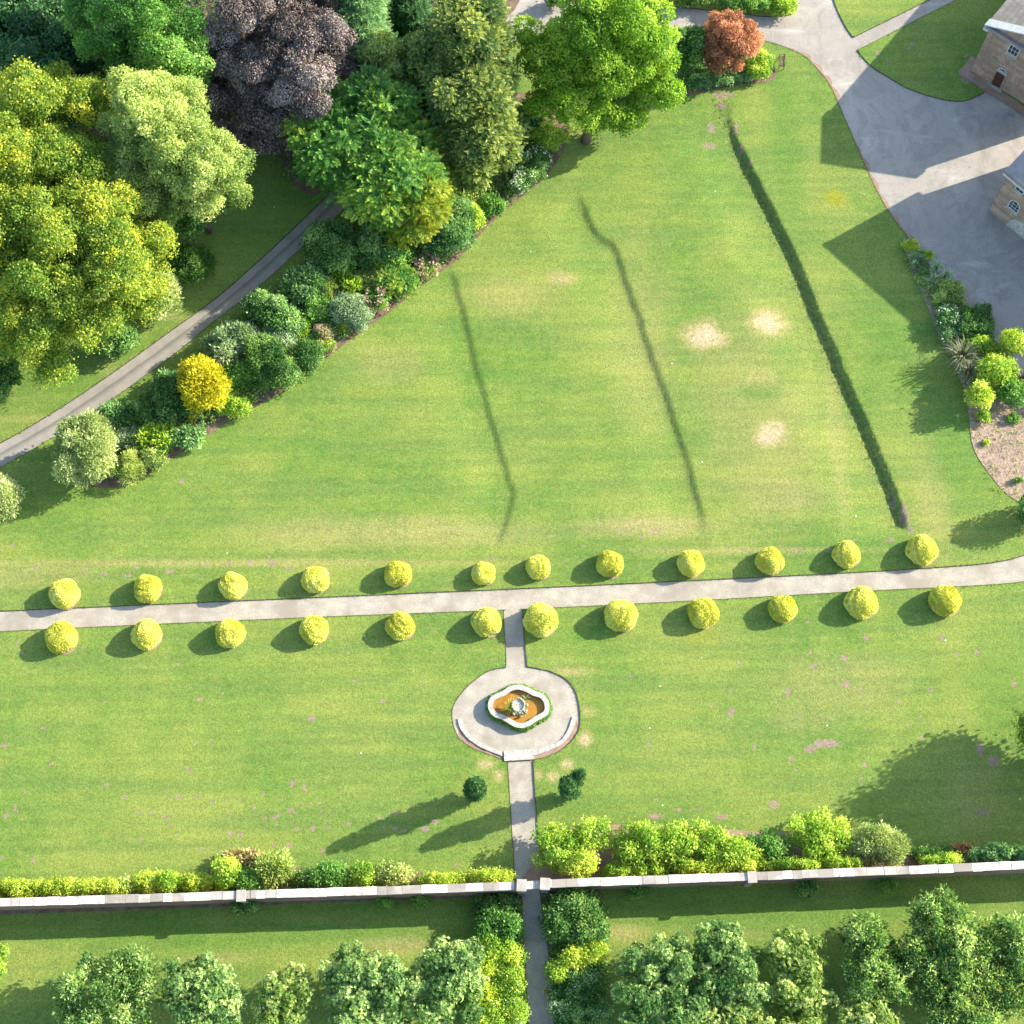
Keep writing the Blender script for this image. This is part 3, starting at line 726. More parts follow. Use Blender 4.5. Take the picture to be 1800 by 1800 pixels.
def plant(name, label, cat, ells_px, zc, rz, pal, seed=0, trunk=False, group=None, base=None, **kw):
    rng = np.random.RandomState(seed * 7 + 3)
    E_ = [ell_from_px(e, zc, rz) for e in ells_px]
    if base is None:
        wts = np.array([e[3] * e[4] for e in E_]); cx = sum(e[0] * w_ for e, w_ in zip(E_, wts)) / wts.sum(); cy = sum(e[1] * w_ for e, w_ in zip(E_, wts)) / wts.sum()
    else: cx, cy = base
    sh = kw.get('sub', 0) * (.3 if trunk else .75) + kw.get('leaf', .2) * .35
    E2 = [(e[0] - cx, e[1] - cy, e[2], max(e[3] * .6, e[3] - sh), max(e[4] * .6, e[4] - sh), max(e[5] * .6, e[5] - sh * .8)) for e in E_]
    V, Qf, T, (LC, LR) = foliage(E2, rng, **kw)
    loc = (cx, cy, LZ)
    if not trunk:
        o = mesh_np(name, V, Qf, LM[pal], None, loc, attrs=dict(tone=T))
        return tag(o, label, cat, group)
    root = tag(empty(name, loc), label, cat, group)
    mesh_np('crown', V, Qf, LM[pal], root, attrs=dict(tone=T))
    mb = MB(); hgt = max(e[2] for e in E2); r0 = 0.035 * (hgt + 3)
    if base is not None: hgt *= .55
    mb.tube([(0, 0, -0.1), (r0 * .3, 0, hgt * 0.35), (0, r0 * .5, hgt * 0.75), (0, 0, hgt * 1.2)], [r0 * 1.25, r0 * 0.8, r0 * 0.6, r0 * 0.25], 10)
    for i in rng.permutation(len(LC))[:16]:
        q = LC[i]
        if q[2] < 0.8: continue
        st = Vector((0, r0 * .3, min(q[2] * 0.6, hgt * 0.75))); en = Vector(q); m_ = (st + en) / 2 + Vector((0, 0, 0.3))
        mb.tube([st, m_, en + (en - st).normalized() * LR[i] * .4], [r0 * 0.45, r0 * 0.28, r0 * 0.1], 6)
    mb.build('trunk', M['bark'], root, smooth=True)
    return root

def add_flecks(o, pal, n, size, seed, name='flower', off=0.05, rosette=True):
    """blossoms as a part of a shrub, set on its outermost leaves"""
    rng = np.random.RandomState(seed)
    me = o.data; co = np.empty(len(me.vertices) * 3, np.float32); me.vertices.foreach_get('co', co); co = co.reshape(-1, 3)
    c = co.mean(0); sel = co[rng.randint(0, len(co), n * 6)]
    s = np.linalg.norm((sel - c) / (co.std(0) + 1e-3), axis=1) + sel[:, 2] / (co[:, 2].max() + .01) * 1.0
    P = sel[np.argsort(-s)[:n]].astype(float) + [0, 0, off]; A = unit(rng.randn(len(P), 3) * 0.8 + [0, 0, .3]); B = unit(np.cross(A, rng.randn(len(P), 3) * .4 + [0, 0, 1]))
    V, Qf = leaf_quads(P - A * size / 2, A, B, size * rng.uniform(.6, 1.4, len(P)), 0.9)
    return tag(mesh_np(name, V, Qf, LM[pal], o, attrs=dict(tone=np.repeat(rng.rand(len(P)), 4))), kind='stuff')

def strappy(name, label, cat, px, py, r, h, n, pal, seed, width=0.05, droop=0.6, z0=LZ, group=None):
    """arching sword leaves from one crown"""
    rng = np.random.RandomState(seed); c = G(px, py, h * .4); V = []; Qs = []; T = []
    for i in range(n):
        a = rng.rand() * 6.283; L = r * rng.uniform(.6, 1.1); el = rng.uniform(.35, 1.3); hh = h * rng.uniform(.7, 1.1)
        d = np.array([math.cos(a), math.sin(a), 0]); s = np.array([-d[1], d[0], 0]); b = len(V); t0 = rng.rand()
        for k in range(5):
            t = k / 4; out = L * (t ** (1 + el * .4)) * math.cos(el * 0.7); z = hh * (math.sin(min(t * 2.0, 1.57 + droop * t)) if t < .8 else math.sin(1.57 + droop * t) * .93) * math.sin(el * .9 + .25)
            p = d * out + np.array([0, 0, z]) + s * 0.15 * math.sin(t * 2 + i); w_ = width * (1 - t ** 2 * .9)
            V += [p - s * w_, p + s * w_]; T += [t0, min(1, t0 + .2 * t)]
        Qs += [(b + 2 * k, b + 2 * k + 1, b + 2 * k + 3, b + 2 * k + 2) for k in range(4)]
    o = mesh_np(name, V, Qs, LM[pal], None, (c[0], c[1], z0), attrs=dict(tone=T))
    return tag(o, label, cat, group)

# ---------------------------------------------------------------- buildings
def ray_on_plane(px, py, o, wdir):
    """where the line of sight of a photo pixel meets the vertical plane through o along wdir -> (s, z)"""
    u, v = px - 900.0, py - 900.0
    d = np.array([u, F * ST - v * CT, -(F * CT + v * ST)]); nrm = np.array([wdir[1], -wdir[0], 0.0])
    k = (o[0] * nrm[0] + o[1] * nrm[1]) / (d @ nrm); p = d * k
    return float((p[0] - o[0]) * wdir[0] + (p[1] - o[1]) * wdir[1]), float(p[2] + H)

def prism(mb, o, w_, e, pts, d0, d1):
    """pts (s,z) outline in the plane along w_, pushed from d0 to d1 along e"""
    n = len(pts)
    vs = [(o[0] + w_[0] * s + e[0] * d, o[1] + w_[1] * s + e[1] * d, z) for d in (d0, d1) for s, z in pts]
    mb.add(vs, [tuple(range(n))] + [tuple(range(2 * n - 1, n - 1, -1))] + [(i, i + n, (i + 1) % n + n, (i + 1) % n) for i in range(n)])

def arch(s0, s1, z0, z1, rise, n=10):
    c = (s0 + s1) / 2; r = (s1 - s0) / 2
    return [(s0, z0), (s1, z0)] + [(c + r * math.cos(math.pi * k / n), z1 + rise * math.sin(math.pi * k / n)) for k in range(n + 1)]

def window(parent, o, w_, e, s0, s1, z0, z1, arched=False, cols=3, rows=3, label=None):
    rise = (s1 - s0) / 2 * 0.9 if arched else 0
    fr = MB()
    out = (lambda g, zz0, zz1: arch(s0 + g, s1 - g, zz0, zz1, max(0.02, rise - g)) if arched else [(s0 + g, zz0), (s1 - g, zz0), (s1 - g, zz1), (s0 + g, zz1)])
    a, b = out(0, z0, z1), out(0.09, z0 + 0.09, z1 - (0 if arched else 0.09)); n = len(a)
    for d0, d1 in ((-0.06, 0.05),):
        vs = [(o[0] + w_[0] * s + e[0] * d, o[1] + w_[1] * s + e[1] * d, z) for d in (d0, d1) for pl in (a, b) for s, z in pl]
        ps = []
        for i in range(n):
            j = (i + 1) % n
            ps += [(i, j, n + j, n + i), (2 * n + i, 3 * n + i, 3 * n + j, 2 * n + j), (i, 2 * n + i, 2 * n + j, j), (n + i, n + j, 3 * n + j, 3 * n + i)]
        fr.add(vs, ps)
    for k in range(1, cols):
        s = s0 + (s1 - s0) * k / cols
        prism(fr, o, w_, e, [(s - .016, z0 + .05), (s + .016, z0 + .05), (s + .022, z1 + rise * .7), (s - .022, z1 + rise * .7)], -.03, .03)
    for k in range(1, rows + (1 if arched else 0)):
        z = z0 + (z1 - z0) * k / rows
        prism(fr, o, w_, e, [(s0 + .05, z - .022), (s1 - .05, z - .022), (s1 - .05, z + .022), (s0 + .05, z + .022)], -.035, .028)
    f = fr.build('window', M['paint'], parent)
    pm = MB(); prism(pm, o, w_, e, b, -0.012, 0.02); pm.build('pane', M['glass'], f)
    sm = MB(); prism(sm, o, w_, e, [(s0 - .12, z0 - .14), (s1 + .12, z0 - .14), (s1 + .12, z0 - .005), (s0 - .12, z0 - .005)], -0.16, 0.01); sm.build('sill', M['slab'], f)
    return f

def wall_with_roof(root, A, w_, e, W, D, he, apex, gable_axis='e', roofmat='rooftile'):
    """box of W along w_ by D along e with a gabled roof; ridge along e or along w_"""
    mb = MB()
    if gable_axis == 'e':
        prism(mb, A, w_, e, [(0, -0.2), (W, -0.2), (W, he), (W / 2, he + apex - .1), (0, he)], 0, D)
    else:
        q = A + w_ * 0
        prism(mb, A, e, w_, [(0, -0.2), (D, -0.2), (D, he), (D / 2, he + apex - .1), (0, he)], 0, W)
    wall = mb.build('wall', M['ashlar'], root)
    rf = MB(); oh = 0.42; th = 0.16
    span = W if gable_axis == 'e' else D
    sl = apex / (span / 2)
    pts1 = [(-oh, he - oh * sl), (span / 2, he + apex), (span + oh, he - oh * sl), (span + oh, he - oh * sl + th), (span / 2, he + apex + th * 1.1), (-oh, he - oh * sl + th)]
    if gable_axis == 'e': prism(rf, A, w_, e, pts1, -0.3, D + 0.3)
    else: prism(rf, A, e, w_, pts1, -0.3, W + 0.3)
    roof = rf.build('roof', M[roofmat], root)
    # ridge tiles
    rt = MB()
    if gable_axis == 'e': prism(rt, A, w_, e, [(span / 2 - .2, he + apex + .10), (span / 2 + .2, he + apex + .10), (span / 2 + .1, he + apex + .27), (span / 2 - .1, he + apex + .27)], -0.32, D + 0.32)
    else: prism(rt, A, e, w_, [(span / 2 - .2, he + apex + .10), (span / 2 + .2, he + apex + .10), (span / 2 + .1, he + apex + .27), (span / 2 - .1, he + apex + .27)], -0.32, W + 0.32)
    rt.build('ridge', M['lead'], roof)
    return wall, roof

cot = 1 / math.tan(SUN_EL)
# first house: gabled front towards the yard
A1 = G(1706, 125); v = G(1605, 310) - G(1453, 213); W1 = float(np.linalg.norm(v)); w1 = v / W1; e1 = np.array([-w1[1], w1[0]])
if e1[0] < 0: e1 = -e1
HE1 = 7.05; AP1 = float(np.linalg.norm(G(1453, 290) - (G(1453, 213) + G(1605, 310)) / 2)) / cot
print('house1 width', W1, 'apex', AP1, 'base', A1)
h1 = tag(empty('stone_house', (A1[0], A1[1], 0)), 'pinkish stone house with white edged gable and maroon door, top right corner', 'house')
def reparent(root):
    for c in list(root.children):
        c.location = (c.location[0] - root.location[0], c.location[1] - root.location[1], c.location[2])
wall_with_roof(h1, A1, w1, e1, W1, 26.0, HE1, AP1)
# white verge boards and cornice of the pediment
ver = MB(); sl = AP1 / (W1 / 2)
for sgn in (0, 1):
    def sx(s): return s if sgn == 0 else W1 - s
    pts = [(sx(-0.5), HE1 - 0.5 * sl + 0.17), (sx(W1 / 2), HE1 + AP1 + 0.19), (sx(W1 / 2), HE1 + AP1 + 0.33), (sx(-0.5), HE1 - 0.5 * sl + 0.31)]
    if sgn: pts = pts[::-1]
    prism(ver, A1, w1, e1, pts, -0.48, 0.42)
prism(ver, A1, w1, e1, [(-0.5, HE1 - .62), (0.02, HE1 - .62), (0.02, HE1 - .3), (-0.5, HE1 - .3)], -0.47, -0.02)
ver.build('verge', M['paint'], h1)
cor = MB(); prism(cor, A1, w1, e1, [(-.3, HE1 - .36), (W1 + .3, HE1 - .36), (W1 + .3, HE1 - .08), (-.3, HE1 - .08)], -0.40, -0.003)
cor.build('cornice', M['lead'], h1)
s0, z0 = ray_on_plane(1739, 162, A1, w1); s1, z1 = ray_on_plane(1766, 134, A1, w1)
print('door', s0, z0, s1, z1)
ds, dz = ray_on_plane(1737, 154, A1, w1)[0] + .05, 2.25
def door(parent, o, w_, e, s0, s1, z1):
    m = MB(); prism(m, o, w_, e, [(s0, 0.12), (s1, 0.12), (s1, z1), (s0, z1)], -0.05, 0.03)
    d = m.build('door', M['doorpaint'], parent)
    f = MB()
    for a, b, c, g in ((s0 - .12, s0, .08, z1 + .1), (s1, s1 + .12, .08, z1 + .1), (s0 - .12, s1 + .12, z1, z1 + .1)):
        prism(f, o, w_, e, [(a, c), (b, c), (b, g), (a, g)], -0.09, 0.0)
    f.build('door_frame', M['ashlar'], d)
    h = MB(); h.box((o[0] + w_[0] * (s1 - .15) - e[0] * .09, o[1] + w_[1] * (s1 - .15) - e[1] * .09, 1.1), (.08, .08, .12)); h.build('handle', M['metal'], d)
    st = MB(); prism(st, o, w_, e, [(s0 - .35, 0.0), (s1 + .35, 0.0), (s1 + .35, .13), (s0 - .35, .13)], -0.40, -0.09); st.build('doorstep', M['oldstone'], parent)
    return d
DS0, DZ0 = ray_on_plane(1738, 156, A1, w1)
DS1, DZ1 = ray_on_plane(1749, 164, A1, w1)
print('door bottom', DS0, DZ0, DS1, DZ1)
print('door top', ray_on_plane(1750, 127, A1, w1), ray_on_plane(1766, 136, A1, w1), 'fan top', ray_on_plane(1758, 119, A1, w1))
print('win', ray_on_plane(1772, 84, A1, w1), ray_on_plane(1789, 95, A1, w1), ray_on_plane(1778, 73, A1, w1), ray_on_plane(1795, 84, A1, w1))
dsa = 2.40; dsb = 3.36; dtop = 2.2
door(h1, A1, w1, e1, dsa, dsb, dtop)
window(h1, A1, w1, e1, dsa - .02, dsb + .02, dtop + .12, dtop + .14, True, 3, 1)
window(h1, A1, w1, e1, 2.40, 3.55, 5.0, 6.25, False, 3, 2)
window(h1, A1, w1, e1, 6.4, 7.55, 5.0, 6.25, False, 3, 2)
window(h1, A1, w1, e1, 6.4, 7.6, 1.1, 2.9, False, 3, 3)
reparent(h1)

# second house: long front, its end wall throws the second shadow
C2 = G(1737, 370); tipC, tipD = G(1482, 466), G(1605, 358); v = tipD - tipC; D2_ = float(np.linalg.norm(v)); e2 = v / D2_; w2 = np.array([e2[1], -e2[0]])
HE2 = 6.9; AP2 = float(np.linalg.norm(G(1453, 440) - (tipC + tipD) / 2)) / cot
print('house2', C2, D2_, AP2, w2, e2)
h2 = tag(empty('stone_house', (C2[0], C2[1], 0)), 'partly whitewashed stone house with arched windows at the right edge beside the yard', 'house')
wall_with_roof(h2, C2, w2, e2, 24.0, D2_, HE2, AP2, 'w', 'lead')
print('win2', ray_on_plane(1771, 361, C2, w2), ray_on_plane(1786, 371, C2, w2), ray_on_plane(1776, 352, C2, w2), ray_on_plane(1795, 362, C2, w2), 'upper', ray_on_plane(1797, 320, C2, w2), 'patch', ray_on_plane(1790, 395, C2, w2))
window(h2, C2, w2, e2, 1.40, 2.60, 2.5, 3.35, True, 3, 2)
window(h2, C2, w2, e2, 1.2, 2.2, 5.2, 6.1, False, 2, 2)
window(h2, C2, w2, e2, 5.2, 6.5, 2.3, 3.2, True, 3, 2)
window(h2, C2, w2, e2, 9.2, 10.5, 2.3, 3.2, True, 3, 2)
pm = MB(); prism(pm, C2, w2, e2, [(2.2, 0.15), (3.2, .1), (4.8, .15), (4.9, 1.8), (3.4, 2.0), (2.7, 1.6), (2.3, .9)], -0.02, 0.001)
pm.build('whitewash', M['slab'], h2)
gt = MB(); gt.tube([(C2[0] - w2[0] * .3 - e2[0] * .5, C2[1] - w2[1] * .3 - e2[1] * .5, HE2 - .42), (C2[0] + w2[0] * 24 - e2[0] * .5, C2[1] + w2[1] * 24 - e2[1] * .5, HE2 - .42)], .09, 8)
gt.build('gutter', M['paint'], h2)
chm = MB(); q = C2 + w2 * 1.2 + e2 * (D2_ * .5); ang = math.atan2(w2[1], w2[0])
reparent(h2)
sheet('house_margin', world([(1708, 98), (1693, 118), (1682, 126), (1686, 133), (1703, 141), (1722, 155), (1734, 165), (1748, 170), (1830, 226), (1850, 222), (1742, 148), (1725, 135), (1712, 122), (1716, 108)]), LZ + .03, M['redsoil'])
dc_ = G(1773, 205)
mb = MB(); mb.box((0, 0, 0), (1.1, .85, .03), 0.5)
for k in range(6): mb.box((math.cos(.5) * (k - 2.5) * .16, math.sin(.5) * (k - 2.5) * .16, .02), (.05, .7, .02), .5)
tag(mb.build('drain_cover', M['lead'], None, (dc_[0], dc_[1], .03)), 'grey square drain cover set in the shaded yard below the house door', 'drain cover')

# ---------------------------------------------------------------- garden wall
HW = 3.3
cl = [(-260, 1595), (0, 1586), (220, 1580), (450, 1572), (680, 1565), (903, 1557), (930, 1556), (970, 1553), (1130, 1547), (1300, 1541), (1475, 1534), (1650, 1527), (1900, 1516), (2100, 1507)]
WL = [G(a, b, HW) for a, b in cl]
root = tag(empty('garden_wall', (WL[5][0], WL[5][1], 0)), 'long brown stone garden wall with pale coping and a gateway, crossing the whole garden', 'wall')
def wall_run(mb, a, b, z0, z1, th):
    t = (b - a); L = np.linalg.norm(t); t = t / L; nn = np.array([-t[1], t[0]]) * th / 2
    mb.add([(*(a - nn), z0), (*(b - nn), z0), (*(b + nn), z0), (*(a + nn), z0), (*(a - nn), z1), (*(b - nn), z1), (*(b + nn), z1), (*(a + nn), z1)],
           [(3, 2, 1, 0), (4, 5, 6, 7), (0, 1, 5, 4), (1, 2, 6, 5), (2, 3, 7, 6), (3, 0, 4, 7)])
rx0, ry0 = root.location[0], root.location[1]
L0 = [p - np.array([rx0, ry0]) for p in WL]
gate_a = G(917, 1556.5, HW) - np.array([rx0, ry0]); gate_b = G(958, 1554, HW) - np.array([rx0, ry0])
mb = MB()
for seq in (L0[:6] + [gate_a], [gate_b] + L0[7:]):
    for i in range(len(seq) - 1): wall_run(mb, seq[i], seq[i + 1], -0.1, HW - .13, 0.50)
wall_run(mb, gate_a, gate_b, 2.35, HW - .2, 0.46)
mb.build('wall_body', M['wallstone'], root)
rng = random.Random(4)
mb = MB()
for seq in (L0[:6] + [gate_a], [gate_b] + L0[7:]):
    for i in range(len(seq) - 1):
        a, b = seq[i], seq[i + 1]; L = np.linalg.norm(b - a); t = (b - a) / L; s = 0
        while s < L - .05:
            l = min(rng.uniform(.7, 1.5), L - s); j = rng.uniform(-.02, .02); z = HW + rng.uniform(-.015, .015); nn = np.array([-t[1], t[0]])
            wall_run(mb, a + t * (s + .008) + nn * j, a + t * (s + l - .008) + nn * j, HW - .13, z, 0.64 + rng.uniform(-.02, .02)); s += l
mb.build('coping', M['coping'], root)
mb = MB(); a, b = gate_a, gate_b; t = (b - a) / np.linalg.norm(b - a); Lg = np.linalg.norm(b - a)
for k in range(3): wall_run(mb, a + t * (.35 + (Lg - .7) * k / 3 + .01), a + t * (.35 + (Lg - .7) * (k + 1) / 3 - .01), HW - .2, HW - .06, 0.62)
mb.build('gate_lintel', M['slab'], root)
for p in (gate_a, gate_b):
    mb = MB(); mb.box((p[0], p[1], (HW + .05) / 2), (.62, .74, HW + .05), -.05); mb.box((p[0], p[1], HW + .13), (.78, .92, .17), -.05); mb.build('pier', M['coping'], root)
for ppx, ppy in ((424, 1572.8), (1322, 1540)):
    p = G(ppx, ppy, HW) - np.array([rx0, ry0])
    mb = MB(); mb.box((p[0], p[1] - .08, HW / 2), (.5, .72, HW - .02), .04); mb.box((p[0], p[1] - .08, HW + .06), (.72, .9, .14), .04); mb.build('pier', M['coping'], root)

# ---------------------------------------------------------------- fountain
def zpx(pts, ox=830, oy=1160, k=160 / 1800): return [(ox + a * k, oy + b * k) for a, b in pts]
RIM = 0.62
outl = catmull([(920, 490), (1100, 540), (1235, 612), (1390, 665), (1495, 780), (1535, 930), (1505, 1060), (1410, 1140), (1290, 1200), (1150, 1295), (1000, 1345), (850, 1325), (715, 1250), (590, 1180), (435, 1120), (345, 1020), (312, 900), (342, 775), (430, 690), (590, 620), (740, 525)], 5, True)
FO = [G(a, b, RIM) for a, b in zpx(outl)]; FO = ccw(FO); fc = sum(FO) / len(FO)
FOl = [p - fc for p in FO]
def ring(mb, outer, inner, z0, z1):
    n = len(outer)
    vs = [(*p, z) for z in (z0, z1) for pl in (outer, inner) for p in pl]; ps = []
    for i in range(n):
        j = (i + 1) % n
        ps += [(i, j, 2 * n + j, 2 * n + i), (2 * n + i, 2 * n + j, 3 * n + j, 3 * n + i), (n + j, n + i, 3 * n + i, 3 * n + j), (n + i, n + j, j, i)]
    mb.add(vs, ps)
fr = tag(empty('fountain', (fc[0], fc[1], 0)), 'four lobed white stone fountain of brown water on the oval terrace', 'fountain')
IN = inflate(FOl, -0.42)
mb = MB(); ring(mb, inflate(FOl, -0.06), inflate(FOl, -0.36), 0.0, RIM - .08); mb.build('basin_wall', M['slab'], fr)
# coping in separate blocks
mb = MB(); n = len(FOl); i = 0; rng = random.Random(8)
while i < n:
    l = rng.choice((4, 5, 5, 6)); l = min(l, n - i); o_ = FOl; z = RIM + rng.uniform(-.008, .008)
    idxs = [(i + k) % n for k in range(l + 1)]
    O_ = [o_[k] for k in idxs]; I_ = [IN[k] for k in idxs]
    # small joint
    O_[0] = O_[0] * .93 + O_[1] * .07; I_[0] = I_[0] * .93 + I_[1] * .07
    m = len(O_); vs = [(*p, zz) for zz in (RIM - .08, z) for pl in (O_, I_) for p in pl]; ps = []
    for k in range(m - 1):
        ps += [(k, k + 1, 2 * m + k + 1, 2 * m + k), (2 * m + k, 2 * m + k + 1, 3 * m + k + 1, 3 * m + k), (m + k + 1, m + k, 3 * m + k, 3 * m + k + 1), (m + k, m + k + 1, k + 1, k)]
    ps += [(0, 2 * m, 3 * m, m), (m - 1, 2 * m - 1, 4 * m - 1, 3 * m - 1)]
    mb.add(vs, ps); i += l
mb.build('coping', M['slab'], fr)
o = sheet('water', [p for p in inflate(FOl, -0.3)], 0.30, M['water'], kind=None); o.parent = fr
pc = G(911, 1241, .8) - fc
mb = MB()
mb.lathe([(.55, .1), (.6, .42), (.5, .48), (.36, .52), (.32, .95), (.42, 1.05), (.56, 1.12), (.6, 1.22), (.5, 1.24), (.4, 1.16), (.22, 1.12)], 8, (pc[0], pc[1], 0), 1, 1.1)
rr = np.random.RandomState(3)
for k in range(16):
    a = k / 16 * 6.283; mb.box((pc[0] + .52 * math.cos(a), pc[1] + .57 * math.sin(a), 1.22 + rr.rand() * .05), (.13, .13, .14), a, .8)
ped = mb.build('pedestal', M['oldstone'], fr, bevel=.02)
for k in range(12):
    mb = MB(); a = rr.uniform(3.6, 6.6); r = rr.uniform(.5, .9); mb.box((pc[0] + r * math.cos(a), pc[1] + r * math.sin(a), .42 + rr.rand() * .1), (rr.uniform(.14, .3), rr.uniform(.14, .3), rr.uniform(.15, .3)), rr.rand() * 3, .7)
    mb.build('rock', M['oldstone'], fr, bevel=.03)
# ivy round the outside
def skirt(path, width, h, rng, leaf, cover, pal, name, label, cat, zb=0.0, side=1.0):
    V = []; P = []; Nn = []; n = len(path)
    for i in range(n):
        a, b = path[i], path[(i + 1) % n]; L = np.linalg.norm(b - a)
        if L < 1e-6: continue
        t = (b - a) / L; o_ = np.array([t[1], -t[0]])
        m = max(1, int(L * (width + h) * cover / (leaf * leaf * .3)))
        u = rng.rand(m); r = rng.rand(m)
        wd = width * (0.75 + 0.5 * math.sin(i * .7) ** 2)
        ph = rng.rand(m) * 1.57
        p = a + (b - a) * u[:, None] + o_ * (np.cos(ph) * wd)[:, None] * side
        z = np.sin(ph) * h
        P.append(np.column_stack([p, z])); Nn.append(np.column_stack([np.outer(np.cos(ph), o_), np.sin(ph)]))
    P = np.concatenate(P); Nn = unit(np.concatenate(Nn)); m = len(P)
    A = unit(Nn * .4 + rng.randn(m, 3) * .7); B = unit(np.cross(A, Nn + rng.randn(m, 3) * .4))
    V, Qf = leaf_quads(P, A, B, leaf * rng.uniform(.6, 1.3, m), .7)
    return V, Qf, np.repeat(np.clip(rng.rand(m), 0, 1), 4)
rngI = np.random.RandomState(12)
V, Qf, T = skirt(inflate(FOl, -0.04), .20, .48, rngI, .11, 2.6, 'green', '', '', '')
iv = mesh_np('ivy_skirt', V, Qf, LM['green'], None, (fc[0], fc[1], 0.01), attrs=dict(tone=T)); tag(iv, 'low green ivy growing round the outside of the white fountain basin', 'ivy')
strappy('water_iris', 'arching yellow green water iris in the brown water left of the fountain pedestal', 'water plant', 896, 1245, 1.15, .9, 22, 'limeyellow', 4, .035, .9, .25)
strappy('water_iris', 'small pale tuft of water plants behind the fountain pedestal', 'water plant', 922, 1231, .75, .55, 16, 'silver', 9, .03, .9, .25)
rngl = np.random.RandomState(31); V = []; P = []
for k in range(26):
    a = rngl.rand() * 6.283; r = rngl.uniform(.5, .95); c = pc + np.array([math.cos(a) * r + .15, math.sin(a) * r * .8 - .1]); s = rngl.uniform(.05, .10); b = len(V)
    V += [(c[0] + s * math.cos(q), c[1] + s * math.sin(q), .312 + .001 * (k % 7)) for q in np.linspace(.3, 6.0, 9)]; P.append(tuple(range(b, b + 9)))
lp = mesh_np('lily_pads', V, None, LM['silver'], None, (fc[0], fc[1], 0), polys=P, attrs=dict(tone=np.full(len(V), .6))); tag(lp, 'scattered pale lily pads floating round the fountain pedestal', 'lily pads', kind='stuff')

# stone kerb and step on the lower side of the terrace
kl = catmull([(808, 1262), (811, 1276), (820, 1290), (835, 1303), (858, 1315), (884, 1325)], 5); kr = catmull([(938, 1324), (962, 1316), (985, 1305), (997, 1292), (1005, 1276), (1010, 1260)], 5)
for pts, lb in ((kl, 'curved low white stone kerb on the lower left of the oval terrace'), (kr, 'curved low white stone kerb on the lower right of the oval terrace')):
    pw = [G(a, b, .2) for a, b in pts]; c = pw[len(pw) // 2]; mb = MB(); rk = random.Random(len(lb))
    pl = [p - c for p in pw]
    for i in range(0, len(pl) - 1, 2):
        j = min(i + 2, len(pl) - 1); d = pl[j] - pl[i]
        wall_run(mb, pl[i] + d * .01, pl[j] - d * .01, 0, .11 + rk.uniform(-.02, .02), .34 + rk.uniform(-.03, .03))
    tag(mb.build('stone_kerb', M['slab'], None, (c[0], c[1], 0)), lb, 'kerb', 'kerbs round the fountain terrace')
sc_ = G(912, 1328, .1); mb = MB()
a, b = G(886, 1329, .1) - sc_, G(938, 1326, .1) - sc_
for k in range(3): wall_run(mb, a + (b - a) * (k / 3 + .003), a + (b - a) * ((k + 1) / 3 - .003), 0.0, .17, .85)
tag(mb.build('stone_step', M['slab'], None, (sc_[0], sc_[1], 0)), 'broad white stone step where the lower path meets the oval terrace', 'step')
# reddish ring outside the kerb
ringout = catmull([(806, 1290), (815, 1304), (834, 1316), (860, 1327), (888, 1337), (912, 1339), (938, 1336), (960, 1331), (988, 1318), (1007, 1300), (1018, 1280)], 4)
ringin = catmull([(1012, 1262), (1006, 1280), (997, 1296), (984, 1308), (962, 1320), (938, 1328), (912, 1331), (886, 1329), (858, 1319), (834, 1307), (818, 1292), (806, 1270)], 4)
sheet('gravel_ring', world(ringout + ringin), 0.014, M['redsoil'])

# bench
bc = G(1373, 110, .3)
br = tag(empty('garden_bench', (bc[0], bc[1], LZ), math.radians(-96)), 'small weathered wooden bench on the lawn by the top of the ditch', 'bench')
mb = MB()
for k in range(4): mb.box((0, -.18 + k * .13, .45), (1.35, .09, .03))
mb.build('seat', M['wood'], br)
mb = MB()
for k in range(9): mb.box((-.6 + k * .15, .30, .70), (.04, .025, .4))
mb.box((0, .30, .90), (1.4, .05, .07)); mb.box((0, .30, .52), (1.4, .05, .05)); mb.build('backrest', M['wood'], br)
for sx_ in (-.66, .66):
    mb = MB(); mb.box((sx_, -.22, .33), (.06, .06, .66)); mb.build('leg', M['wood'], br)
    mb = MB(); mb.box((sx_, .30, .46), (.06, .06, .92)); mb.build('leg', M['wood'], br)
    mb = MB(); mb.box((sx_, .03, .68), (.08, .58, .04)); mb.build('armrest', M['wood'], br)

